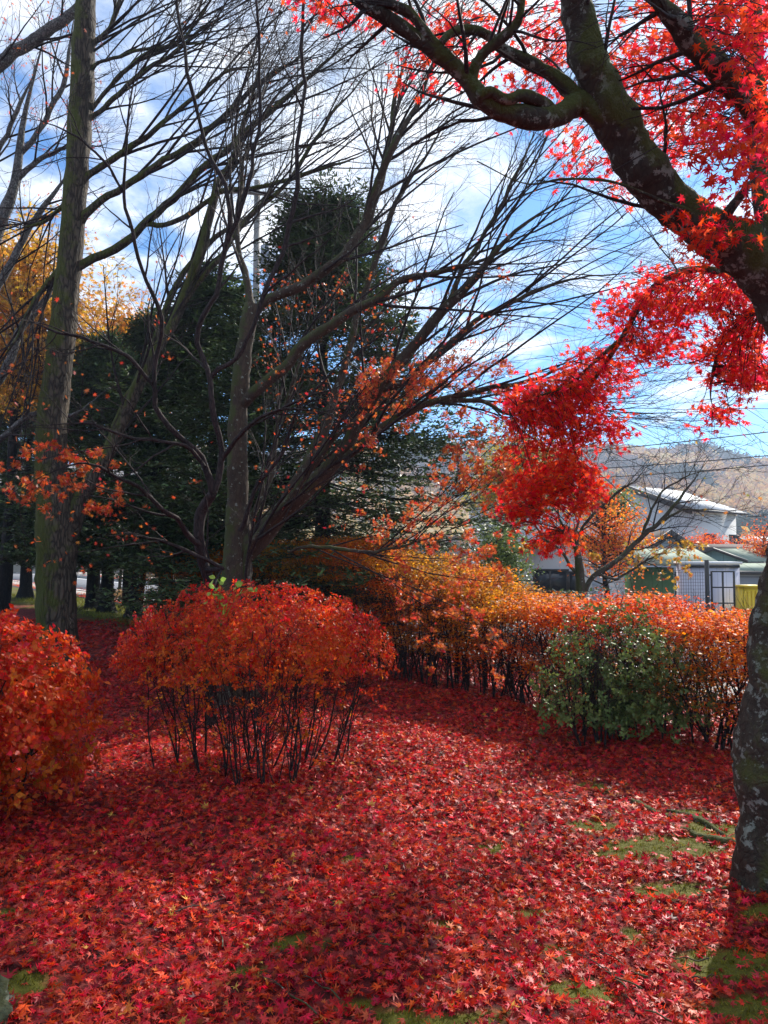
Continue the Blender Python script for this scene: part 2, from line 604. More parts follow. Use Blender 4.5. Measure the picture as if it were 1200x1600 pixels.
L_needle = leafmat('fir_needle', [(0.0, (0.030, 0.035, 0.012)), (0.6, (0.05, 0.085, 0.028)), (1.0, (0.12, 0.18, 0.05))], trans=0.2, rough=0.5, spec=0.2)
L_moss = leafmat('moss_tuft', [(0.0, (0.04, 0.04, 0.004)), (1.0, (0.26, 0.25, 0.015))], trans=0.3, var=0.2)
L_dry = leafmat('dry_grass_blade', [(0.0, (0.4, 0.2, 0.08)), (1.0, (0.5, 0.36, 0.18))], trans=0.3)
B_red = barkmat('maple_bark_mossy', (0.020, 0.016, 0.011), (0.10, 0.08, 0.055), 1.0, moss=0.38, lichen=1.0, stretch=0.7, bump=0.9, mside=(0.3, -0.6, 0.6), ck=0.7, mosscol=(0.06, 0.07, 0.010))
B_maple = barkmat('smooth_maple_bark', (0.045, 0.030, 0.022), (0.105, 0.076, 0.048), 1.2, moss=0.10, lichen=0.3, stretch=0.3, bump=0.35, mside=(-1, -0.3, 0.0), ck=0.7)
B_twig = barkmat('dark_twig_bark', (0.022, 0.014, 0.014), (0.07, 0.05, 0.045), 2.0, bump=0.2)
B_big = barkmat('fissured_bark', (0.05, 0.040, 0.032), (0.17, 0.13, 0.09), 0.8, moss=0.6, lichen=0.0, stretch=0.22, bump=1.0, mosscol=(0.07, 0.085, 0.012), mside=(-1, -0.25, 0.0))
B_grey = barkmat('pale_grey_bark', (0.10, 0.09, 0.08), (0.26, 0.24, 0.22), 1.0, stretch=0.5, bump=0.3, lichen=0.4)
B_dark = barkmat('dark_conifer_bark', (0.010, 0.008, 0.007), (0.04, 0.032, 0.027), 1.0, stretch=0.3, bump=0.8)


# ------------------------------------------------------------------ the ground
def ground_material():
    m, nt = newmat('ground')
    tcn = N(nt, 'ShaderNodeTexCoord')
    co = tcn.outputs['Object']
    big = N(nt, 'ShaderNodeTexNoise', i_Scale=0.8, i_Detail=5.0)
    v = N(nt, 'ShaderNodeTexVoronoi', i_Scale=26.0)
    fine = N(nt, 'ShaderNodeTexNoise', i_Scale=60.0, i_Detail=6.0, i_Roughness=0.7)
    for n in (big, v, fine):
        nt.links.new(co, n.inputs['Vector'])
    sepc = N(nt, 'ShaderNodeSeparateColor')
    nt.links.new(v.outputs['Color'], sepc.inputs[0])
    litter = ramp(nt, sepc.outputs[0], [(0.0, (0.035, 0.006, 0.006)), (0.45, (0.13, 0.010, 0.012)), (0.8, (0.23, 0.018, 0.02)), (1.0, (0.28, 0.06, 0.05))])
    moss = mixc(nt, fine.outputs[0], (0.02, 0.021, 0.003), (0.17, 0.165, 0.014))
    at = N(nt, 'ShaderNodeAttribute', attribute_name='tint')
    # tint 0 garden litter, 0.5 moss, 1 far ground of brown grass and soil
    mossm = ramp(nt, at.outputs['Fac'], [(0.0, (0, 0, 0)), (0.3, (1, 1, 1)), (0.5, (1, 1, 1)), (0.7, (0, 0, 0))])
    farm = ramp(nt, at.outputs['Fac'], [(0.6, (0, 0, 0)), (0.9, (1, 1, 1))])
    soil = mixc(nt, fine.outputs[0], (0.05, 0.035, 0.02), (0.17, 0.13, 0.075))
    c = mixc(nt, mossm, litter, moss)
    c = mixc(nt, farm, c, soil)
    hs = mth(nt, 'ADD', mth(nt, 'MULTIPLY', v.outputs['Distance'], 0.8), fine.outputs[0])
    bp = N(nt, 'ShaderNodeBump', i_Strength=0.7, i_Distance=0.02)
    nt.links.new(hs, bp.inputs['Height'])
    p = N(nt, 'ShaderNodeBsdfPrincipled', i_Roughness=0.8)
    p.inputs['Specular IOR Level'].default_value = 0.2
    nt.links.new(c, p.inputs['Base Color'])
    nt.links.new(bp.outputs[0], p.inputs['Normal'])
    out = N(nt, 'ShaderNodeOutputMaterial')
    nt.links.new(p.outputs[0], out.inputs[0])
    return m


# moss patches seen between the leaves: (photo px, py, radius x m, radius y m)
MOSS = [(1030, 1328, 0.34, 0.16), (1125, 1300, 0.22, 0.14), (925, 1230, 0.13, 0.09), (1130, 1490, 0.20, 0.14), (1180, 1570, 0.22, 0.10), (1200, 1425, 0.15, 0.07), (900, 1545, 0.14, 0.07),
        (620, 1582, 0.10, 0.05), (765, 1316, 0.10, 0.05), (450, 1470, 0.09, 0.06), (930, 1290, 0.16, 0.08), (560, 1340, 0.07, 0.04), (495, 1480, 0.06, 0.03), (870, 1480, 0.07, 0.05), (985, 1445, 0.07, 0.05),
        (380, 1515, 0.05, 0.03), (30, 1560, 0.12, 0.08), (10, 1440, 0.06, 0.04), (1070, 1270, 0.18, 0.08), (700, 1600, 0.2, 0.05), (1050, 1385, 0.2, 0.07), (830, 1410, 0.1, 0.05), (690, 1440, 0.06, 0.04), (560, 1560, 0.07, 0.04)]
MG = [(G(a, b), c, d) for a, b, c, d in MOSS]


def moss_mask(x, y):
    m = np.zeros_like(x)
    wob = 0.35 * np.sin(x * 17 + 3 * np.sin(y * 11)) * np.cos(y * 19 + 2 * np.sin(x * 7))
    for g, a, b in MG:
        q = ((x - g[0]) / a) ** 2 + ((y - g[1]) / b) ** 2
        m = np.maximum(m, sst(1.35, 0.45, q + wob) if False else 1 - sst(0.45, 1.5, q + wob))
    return m


def make_ground():
    def axis(lo, hi, fine_lo, fine_hi, st):
        mid = np.arange(fine_lo, fine_hi, st)
        a = fine_lo - np.cumsum(st * 1.13 ** np.arange(1, 80))
        a = a[a > lo]
        b = fine_hi + np.cumsum(st * 1.13 ** np.arange(1, 80))
        b = b[b < hi]
        return np.concatenate([[lo], a[::-1], mid, b, [hi]])
    xs = axis(-780, 880, -5, 5, 0.06)
    ys = axis(-60, 780, 1.0, 11, 0.06)
    X, Y = np.meshgrid(xs, ys)
    Z = H(X, Y)
    V = np.c_[X.ravel(), Y.ravel(), Z.ravel()]
    nx, ny = len(xs), len(ys)
    i = (np.arange(ny - 1)[:, None] * nx + np.arange(nx - 1)[None]).ravel()
    F = np.c_[i, i + 1, i + nx + 1, i + nx]
    s = X * RN[0] + Y * RN[1]
    t = 0.42 * moss_mask(X, Y)
    # greenish-yellow grass verge under the conifers, bare soil beyond the road
    verge = sst(5.2, 6.0, s + 0.3 * np.sin(X * 2.1)) * (1 - sst(7.2, 7.8, s)) * sst(-3.5, -5.5, X) * 0.75 if False else 0
    t = np.maximum(t, sst(12.8, 13.4, s))
    t = np.where((s > 5.4) & (s < 7.8) & (X < -5) & (t < 0.4), 0.45, t)
    o = build('ground', V, F, ground_material(), smooth=True, tint=t.ravel())
    tag(o, kind='structure')


make_ground()


def strip(name, s0, s1, t0, t1, z0, th, mat, n=40, m=1):
    """a band that runs along the road; z follows the ground"""
    mb = MB()
    ts = np.linspace(t0, t1, n)
    V = []
    for t in ts:
        for s in (s0, s1):
            p = RT * t + RN * s
            hz = float(H(p[0], p[1])) * 0 + z0
            V.append((p[0], p[1], hz))
    V = np.array(V)
    V2 = V.copy()
    V2[:, 2] -= th
    k = len(V)
    VV = np.vstack([V, V2])
    F = []
    for i in range(n - 1):
        a = 2 * i
        F += [(a, a + 2, a + 3, a + 1), (k + a, k + a + 1, k + a + 3, k + a + 2), (a, k + a, k + a + 2, a + 2), (a + 1, a + 3, k + a + 3, k + a + 1)]
    F += [(0, 1, k + 1, k), (2 * n - 2, k + 2 * n - 2, k + 2 * n - 1, 2 * n - 1)]
    o = build(name, VV, [np.array(F)], mat)
    tag(o, kind='structure')
    return o


M_asph = plain('asphalt', (0.13, 0.135, 0.15), 0.8, 0.22, 1.2, bump=0.4, bscale=300)
M_conc = plain('pavement_concrete', (0.30, 0.27, 0.24), 0.85, 0.18, 1.6, bump=0.3, bscale=200)
M_kerb = plain('kerb_concrete', (0.26, 0.25, 0.24), 0.85, 0.15, 5.0, bump=0.3)
M_line = plain('road_paint', (0.75, 0.75, 0.72), 0.7, 0.12, 6.0)
strip('pavement', 7.55, 8.7, -80, 40, 0.03, 0.2, M_conc)
strip('road', 8.7, 13.0, -80, 40, 0.012, 0.2, M_asph)
strip('road_marking', 8.95, 9.10, -80, 40, 0.017, 0.004, M_line)
strip('road_marking', 12.45, 12.6, -80, 40, 0.017, 0.004, M_line)
strip('kerb', 13.0, 13.15, -80, 40, 0.15, 0.3, M_kerb)
strip('pavement', 13.15, 15.6, -80, 40, 0.12, 0.3, M_conc)


# ------------------------------------------------------------------ leaf litter
def ground_leaves():
    parts = []
    # density falls with distance while the pieces overlap just as much in the picture
    zones = [(1.9, 4.2, 2500, 0.0265, M7, M7C), (4.2, 7.0, 1700, 0.0275, M7, M7C), (7.0, 11.0, 900, 0.033, M5, M5), (11.0, 17.0, 230, 0.05, M5, M5)]
    for y0, y1, dens, size, ta, tb in zones:
        xw = 0.66 * y1 + 0.3
        n = int(dens * (y1 - y0) * 2 * xw)
        x = rng.uniform(-xw, xw, n)
        y = rng.uniform(y0, y1, n)
        s = x * RN[0] + y * RN[1]
        keep = (np.abs(x) < 0.62 * y + 0.4) & (s < 7.5)
        mm = moss_mask(x, y)
        clump = 0.5 + 0.5 * np.sin(x * 9 + 2 * np.sin(y * 6.1)) * np.sin(y * 11 + 2 * np.sin(x * 5.3))
        thin = 0.18 * sst(0.75, 0.95, clump)
        pr = (1 - 0.90 * sst(0.25, 0.95, mm + 0.22 * np.sin(x * 31 + 2 * np.sin(y * 23)) * np.sin(y * 37))) * (1 - thin)
        # the litter thins toward the conifers
        pr *= 1 - 0.55 * sst(5.0, 6.6, s) * (x < -3)
        keep &= rng.random(n) < pr
        x, y, mm = x[keep], y[keep], mm[keep]
        n = len(x)
        z = H(x, y) + rng.uniform(0.003, 0.030, n) * (1 - 0.7 * mm)
        pos = np.c_[x, y, z]
        tilt = rng.choice([0.22, 0.7, 1.3], n, p=[0.45, 0.38, 0.17])[:, None]
        nrm = np.c_[rng.normal(size=n), rng.normal(size=n), np.zeros(n)] * tilt
        nrm[:, 2] = 1
        flip = rng.random(n) < 0.42
        nrm[flip] *= -1
        sz = size * np.clip(rng.normal(1.0, 0.24, n), 0.45, 1.6)
        t = np.clip(rng.normal(0.50, 0.20, n), 0.02, 0.80)
        pk = rng.random(n)
        t = np.where(pk < 0.12, 0.82, t)
        t = np.where(pk > 0.93, 0.03, t)
        t = np.where((pk > 0.12) & (pk < 0.18), 0.93, t)
        t = np.where((pk > 0.18) & (pk < 0.193), 1.0, t)
        if y0 > 6:
            t = np.where(x < -2, t * 0.62, t)
        pickt = rng.choice(4, n, p=[0.2, 0.25, 0.3, 0.25]) if y0 < 6 else rng.integers(0, 2, n)
        for msk, tp in ((pickt == 0, ta), (pickt == 1, tb), (pickt == 2, M7F), (pickt == 3, M7W)):
            if not msk.any():
                continue
            parts.append(leaves(tp, pos[msk], nrm[msk], rng.uniform(0, 6.28, msk.sum()), sz[msk], t[msk]))
    V, F, T = merge(parts)
    o = build('fallen_leaves', V, F, L_ground, tint=T)
    tag(o, 'thick carpet of fallen crimson maple leaves over the garden floor', 'fallen leaves', kind='stuff')


ground_leaves()


def moss_tufts():
    n = 260000
    x = rng.uniform(-2.2, 3.2, n)
    y = rng.uniform(1.9, 5.8, n)
    k = rng.random(n) < sst(0.2, 0.7, moss_mask(x, y))
    x, y = x[k], y[k]
    n = len(x)
    pos = np.c_[x, y, H(x, y) + 0.001]
    nrm = np.c_[rng.normal(size=n), rng.normal(size=n), rng.normal(size=n) * 0.2]
    head = np.c_[rng.normal(size=n) * 0.6, rng.normal(size=n) * 0.6, np.ones(n)]
    tpl = (np.array([(-0.16, 0, 0), (0.16, 0, 0), (0, 1, 0.1)]), np.array([(0, 1, 2)]))
    V, F, T = leaves(tpl, pos, nrm, None, rng.uniform(0.006, 0.020, n) * (0.7 + 0.5 * np.sin(x * 40) * np.sin(y * 47)), np.clip(rng.normal(0.5, 0.25, n) + 0.2 * np.sin(x * 23) * np.sin(y * 29), 0, 1), heading=head)
    o = build('moss', V, F, L_moss, tint=T)
    tag(o, 'low green moss showing in patches between the fallen leaves', 'moss', kind='stuff')


moss_tufts()


# ------------------------------------------------------------------ tree building
def fbm(p, s):
    return mnoise.fractal(Vector(p) * s, 1.0, 2.0, 4)


def limb_line(spec, n=30, wob=0.0):
    """spec rows (px, py, distance, half width px) -> centre line and radii"""
    rows = []
    for px, py, d, rp in spec:
        p = P(px, py, d)
        rows.append([p[0], p[1], p[2], rp * d / FPX])
    q = crspline(rows, n)
    pts, r = q[:, :3], np.maximum(q[:, 3], 0.003)
    if spec[-1][1] > -20 and spec[-1][3] < 6:
        k = np.linspace(0, 1, n)
        r = np.maximum(r * (1 - 0.85 * sst(0.6, 1.0, k)), 0.0028)
    if wob:
        for i in range(1, n - 1):
            v = np.array([fbm(pts[i] + [7 * k, 3, 5], 1.7) for k in range(3)])
            pts[i] += v * wob
    return pts, r


def limb_mesh(name, pts, r, mat, parent, sides=12, rough=0.06, flare=False, fs=6.0, fl=1.0):
    V, F = tubes(pts[None], r[None], sides)
    n = len(pts)
    c = np.repeat(pts, sides, axis=0)
    rr = np.repeat(r, sides)
    d = V - c
    for i in range(len(V)):
        k = fbm(V[i], fs)
        V[i] += d[i] * (k * rough * 2.0 + fbm(V[i], fs * 3.7) * rough * 0.9)
    if flare:
        a = np.arctan2(d[:, 1], d[:, 0])
        hgt = V[:, 2]
        g = np.exp(-np.maximum(hgt, 0) / 0.13)
        lob = fl * (0.22 + 0.28 * np.maximum(0, np.sin(a * 5 + 1.0)) + 0.12 * np.sin(a * 3))
        V[:, :2] += d[:, :2] * (g * lob)[:, None]
    cap = (np.arange(sides) + sides * (n - 1))[None]
    return build(name, V, [F, cap], mat, parent, smooth=True)


def stack(lines, n=24):
    Ps, Rs = [], []
    for pts, r in lines:
        t = np.linspace(0, len(pts) - 1, n)
        i = np.clip(t.astype(int), 0, len(pts) - 2)
        f = (t - i)[:, None]
        Ps.append(pts[i] * (1 - f) + pts[i + 1] * f)
        Rs.append(r[i] * (1 - f[:, 0]) + r[i + 1] * f[:, 0])
    return np.array(Ps), np.array(Rs)


def tube_parts(groups):
    Vs, Fs, n = [], [], 0
    for Pp, R, s in groups:
        V, F = tubes(Pp, R, s)
        Vs.append(V)
        Fs.append(F + n)
        n += len(V)
    return np.vstack(Vs), np.vstack(Fs)


def tips(Pp, t0=0.3, per=1):
    M, n, _ = Pp.shape
    t = rng.uniform(t0, 1, (M, per)) * (n - 1)
    i = np.clip(t.astype(int), 0, n - 2)
    f = (t - i)[..., None]
    a = np.arange(M)[:, None]
    return (Pp[a, i] * (1 - f) + Pp[a, i + 1] * f).reshape(-1, 3)


def hang_leaves(pos, size, tint, up=0.7, tpl=M7, spread=0.0):
    n = len(pos)
    pos = pos + rng.normal(size=(n, 3)) * spread
    nrm = rdir(n, up)
    return leaves(tpl, pos, nrm, rng.uniform(0, 6.28, n), size * rng.uniform(0.7, 1.2, n), tint)


# ---- the right-hand mossy maple with its red canopy ---------------------------------
def red_maple():
    base = G(1199, 1372)
    base[2] = 0
    root = thing('maple_tree', 'mossy lichened maple with curved limbs and blazing red leaves', 'tree', tuple(base))
    trunk, tr = limb_line([(1203, 1440, 3.62, 50), (1203, 1372, 3.62, 47), (1203, 1280, 3.62, 46), (1204, 1200, 3.62, 49), (1212, 1100, 3.62, 48), (1226, 1000, 3.62, 47), (1244, 900, 3.6, 46), (1262, 780, 3.58, 46), (1274, 660, 3.55, 46), (1268, 570, 3.52, 46), (1238, 470, 3.5, 47)], 90)
    limb_mesh('trunk', trunk, tr, B_red, root, 40, 0.10, True, 5.0, 0.4)
    L = {}
    L['main'] = limb_line([(1245, 490, 3.5, 48), (1205, 430, 3.45, 46), (1150, 385, 3.4, 42), (1090, 350, 3.35, 38), (1035, 300, 3.3, 37), (990, 240, 3.25, 38), (955, 175, 3.2, 36), (925, 105, 3.15, 32), (905, 30, 3.1, 29), (890, -60, 3.0, 26), (870, -160, 2.9, 22)], 80)
    L['lower'] = limb_line([(965, 205, 3.22, 26), (935, 180, 3.2, 23), (905, 160, 3.18, 21), (885, 172, 3.15, 20), (850, 186, 3.1, 17), (800, 178, 3.05, 17), (757, 157, 3.0, 16), (722, 118, 2.97, 15), (670, 72, 2.9, 14), (615, 35, 2.85, 13), (565, 5, 2.8, 12), (520, -30, 2.75, 10)], 70)
    L['loop'] = limb_line([(905, 165, 3.18, 18), (888, 140, 3.17, 16), (858, 115, 3.15, 12), (828, 98, 3.1, 11), (790, 80, 3.05, 10), (765, 57, 3.0, 9), (735, 47, 2.95, 8), (705, 52, 2.9, 7), (690, 66, 2.88, 6)], 50)
    L['knee'] = limb_line([(900, 172, 3.18, 15), (868, 176, 3.14, 13), (845, 160, 3.08, 11), (818, 150, 3.02, 10), (790, 155, 2.98, 10), (768, 145, 2.96, 10), (745, 150, 2.96, 9)], 40)
    L['fork'] = limb_line([(740, 140, 2.99, 12), (738, 118, 2.97, 11), (755, 85, 2.93, 9), (790, 55, 2.88, 9), (812, 25, 2.85, 8), (815, -30, 2.8, 7)], 40)
    L['thin'] = limb_line([(705, 100, 2.95, 11), (672, 62, 2.88, 10), (640, 20, 2.83, 9), (600, 2, 2.8, 8), (560, -30, 2.75, 7)], 36)
    L['upright'] = limb_line([(1222, 450, 3.46, 24), (1204, 400, 3.6, 19), (1193, 320, 3.7, 16), (1184, 230, 3.75, 15), (1180, 120, 3.8, 15), (1178, 0, 3.9, 14), (1176, -120, 4.0, 12)], 50)
    L['stub'] = limb_line([(1240, 230, 3.2, 22), (1195, 185, 3.1, 22), (1150, 140, 3.0, 21), (1115, 100, 2.9, 21), (1080, 68, 2.85, 22), (1062, 40, 2.8, 18), (1030, 5, 2.75, 14), (990, -40, 2.7, 11)], 50)
    L['link'] = limb_line([(1262, 540, 3.52, 32), (1275, 430, 3.45, 28), (1270, 320, 3.3, 25), (1240, 230, 3.2, 22)], 30)
    L['twist'] = limb_line([(1095, 352, 3.33, 11), (1120, 350, 3.2, 9), (1142, 325, 3.1, 8), (1165, 295, 3.0, 7), (1190, 270, 2.95, 6), (1220, 240, 2.9, 5)], 30)
    L['twig'] = limb_line([(1088, 352, 3.3, 8), (1075, 330, 3.25, 6), (1040, 318, 3.2, 4), (1000, 300, 3.15, 3), (950, 283, 3.1, 2.5), (880, 280, 3.05, 2), (820, 287, 3.0, 2), (745, 252, 3.0, 1.6)], 30)
    # drooping sprays to the lower left, farther out
    L['spray'] = limb_line([(1230, 480, 3.6, 18), (1170, 440, 3.9, 9), (1090, 420, 4.2, 6), (1020, 450, 4.5, 5), (970, 530, 4.8, 4.5), (930, 590, 5.0, 4), (893, 640, 5.1, 3.5), (862, 690, 5.2, 3), (848, 740, 5.3, 2), (845, 790, 5.35, 1.6)], 50)
    L['spray2'] = limb_line([(970, 530, 4.8, 4), (935, 560, 4.8, 3), (890, 600, 4.8, 2.6), (840, 620, 4.8, 2), (795, 640, 4.8, 1.6)], 30)
    L['spray3'] = limb_line([(893, 640, 5.1, 3), (895, 690, 5.1, 2.4), (905, 740, 5.1, 2), (900, 790, 5.1, 1.6), (880, 830, 5.1, 1.4)], 30)
    L['spray4'] = limb_line([(1240, 470, 3.6, 16), (1190, 480, 4.0, 7), (1150, 510, 4.3, 5), (1120, 560, 4.5, 4), (1110, 620, 4.6, 3), (1125, 660, 4.7, 2)], 30)
    for k, (p, r) in L.items():
        r *= 0.9
        s = 24 if k in ('main', 'lower', 'link') else 14
        limb_mesh('limb', p, r, B_red, root, s, 0.13)
    # leaf masses: px, py, distance, half extents px, half depth m, clumps
    blobs = [(1010, 60, 3.9, 60, 90, 0.5, 38), (985, 120, 3.9, 55, 70, 0.5, 32), (1100, 60, 3.7, 95, 80, 0.6, 62), (1170, 40, 2.6, 50, 70, 0.4, 30), (1050, 200, 3.8, 70, 60, 0.4, 34), (960, 270, 3.9, 28, 50, 0.3, 10),
             (1150, 240, 2.3, 55, 60, 0.3, 16), (1100, 180, 3.2, 60, 50, 0.3, 26), (1190, 180, 2.9, 40, 70, 0.3, 16), (1150, 330, 3.1, 50, 60, 0.3, 10), (1095, 375, 3.1, 38, 30, 0.15, 13),
             (740, 60, 4.2, 110, 65, 0.5, 44), (860, 50, 4.2, 60, 60, 0.5, 26), (850, 130, 4.0, 70, 60, 0.4, 22), (885, 235, 4.0, 30, 55, 0.3, 10), (560, 20, 3.6, 100, 28, 0.4, 20), (660, 110, 4.0, 60, 40, 0.3, 13), (480, 8, 4.0, 50, 12, 0.2, 4),
             (1075, 460, 4.4, 100, 50, 0.45, 95), (1160, 480, 4.2, 60, 60, 0.4, 70), (1000, 500, 4.7, 55, 55, 0.4, 60), (1150, 560, 4.5, 65, 50, 0.4, 60), (1180, 590, 4.3, 40, 30, 0.3, 26), (1120, 650, 4.7, 32, 24, 0.2, 12), (1030, 540, 4.6, 50, 30, 0.3, 22),
             (930, 590, 4.9, 60, 50, 0.35, 70), (870, 630, 5.0, 65, 45, 0.35, 70), (820, 640, 5.0, 45, 35, 0.3, 38), (865, 700, 5.1, 70, 75, 0.45, 92), (950, 670, 5.0, 45, 18, 0.2, 20), (830, 770, 5.2, 50, 40, 0.3, 48), (900, 760, 5.1, 40, 50, 0.3, 56), (865, 845, 5.2, 32, 25, 0.2, 24), (810, 800, 5.2, 30, 20, 0.2, 16)]
    allp = np.vstack([p for p, r in L.values()])
    parts, tw = [], []
    for px, py, d, ex, ey, dz, nc in blobs:
        for _ in range(int(nc * (1.3 if py > 550 else 1.0))):
            while True:
                q = rng.uniform(-1, 1, 3)
                if (q ** 2).sum() < 1:
                    break
            c = P(px + q[0] * ex, py + q[1] * ey, d + q[2] * dz)
            near = allp[np.argmin(((allp - c) ** 2).sum(1) + rng.uniform(0, 0.05))]
            v = near - c
            dist = np.linalg.norm(v)
            ln = min(dist, 0.42)
            u = v / max(dist, 1e-6)
            mid = c + u * ln * 0.5 + rng.normal(size=3) * 0.02 + [0, 0, 0.02]
            tw.append(np.array([c - u * 0.05 - [0, 0, 0.03], c, mid, c + u * ln]))
            k = rng.integers(7, 15)
            pl = unit(rng.normal(size=3) * 0.5 + [0, 0, 1])
            off = rng.normal(size=(k, 3)) * 0.062
            off -= pl * (off @ pl)[:, None] * 0.85
            pos = c + off
            size = 0.030 if py < 400 else 0.0325
            hue = np.clip(0.62 + 0.25 * fbm(c, 1.1) - (0.13 if (py > 690 or (1060 < px < 1130 and 340 < py < 410)) else 0) + rng.normal(0, 0.07, k), 0.05, 1)
            parts.append(leaves(M7 if rng.random() < 0.6 else M7C, pos, unit(rng.normal(size=(k, 3)) * 0.75 + pl + [0, -0.15, 0]), rng.uniform(0, 6.28, k), size * rng.uniform(0.7, 1.2, k), hue))
    V, F, T = merge(parts)
    build('foliage', V, F, L_red, root, tint=T)
    tw = np.array(tw)
    R = np.tile(np.array([0.0012, 0.0018, 0.0024, 0.0032]), (len(tw), 1))
    # plus sinuous side branches off the limbs
    SP, SR = stack([L[k] for k in ('main', 'lower', 'loop', 'fork', 'thin', 'upright', 'stub', 'spray', 'spray2', 'spray3', 'spray4')])
    a, ar = kids(SP, SR, 8, 0.3, 1, (30, 65), (0.35, 0.8), 8, (-0.3, 0.2, 0.1), 0.08, 0.13, 0.35, 0.003, rmax=0.012)
    b, br = kids(a, ar, 4, 0.3, 1, (25, 50), (0.15, 0.4), 6, (0, 0, 0), 0.0, 0.15, 0.6, 0.0016)
    V, F = tube_parts([(tw, R, 3), (a, ar, 5), (b, br, 3)])
    build('crown', V, F, B_twig, root, smooth=True)


red_maple()


def bare_tree(name, label, cat, base, trunk, limbs, barkm, lv, leafspec, group=None, ls=1.0, leafm=None, trunk_sides=24, rough=0.08, flare=True, fs=5.0):
    """trunk: limb spec; limbs: list of specs; lv: list of kids() settings per level"""
    root = thing(name, label, cat, tuple(base), group)
    tp, tr = limb_line(trunk, 60)
    limb_mesh('trunk', tp, tr, barkm, root, trunk_sides, rough, flare, fs)
    lines = []
    for sp in limbs:
        p, r = limb_line([(a_, b_, c_, d_ * ls) for a_, b_, c_, d_ in sp], 40, wob=0.05)
        p[0] = P(*sp[0][:3])
        limb_mesh('limb', p, r, barkm, root, 10, 0.06)
        lines.append((p, r))
    SP, SR = stack(lines, 24)
    groups = []
    levels = []
    cur, cr = SP, SR
    for i, s in enumerate(lv):
        cur, cr = kids(cur, cr, **s)
        levels.append(cur)
        groups.append((cur, cr, 5 if i == 0 else 3))
        if s.get('nseg', 5) >= 9 and i == 1 and False:
            pass
    V, F = tube_parts(groups)
    build('crown', V, F, B_twig, root, smooth=True)
    if leafspec:
        parts = []
        for src, cnt, size, filt in leafspec:
            T = tips(levels[src] if src >= 0 else SP, 0.3, 1)
            T = T[filt(T)] if filt else T
            pick = T[rng.integers(0, len(T), cnt)]
            t = np.clip(rng.normal(0.5, 0.25, cnt), 0, 1)
            parts.append(hang_leaves(pick, size, t, 0.3, M7, 0.02))
        V, F, T = merge(parts)
        build('foliage', V, F, leafm or L_sparse, root, tint=T)
    return root


def pix(T):
    """photo pixel of world points"""
    d = T - np.array([0, 0, EYE])
    f = d[:, 1] * math.cos(PITCH) + d[:, 2] * math.sin(PITCH)
    u = d[:, 0] / f
    v = (d[:, 2] * math.cos(PITCH) - d[:, 1] * math.sin(PITCH)) / f
    return 600 + u * FPX, 800 - v * FPX


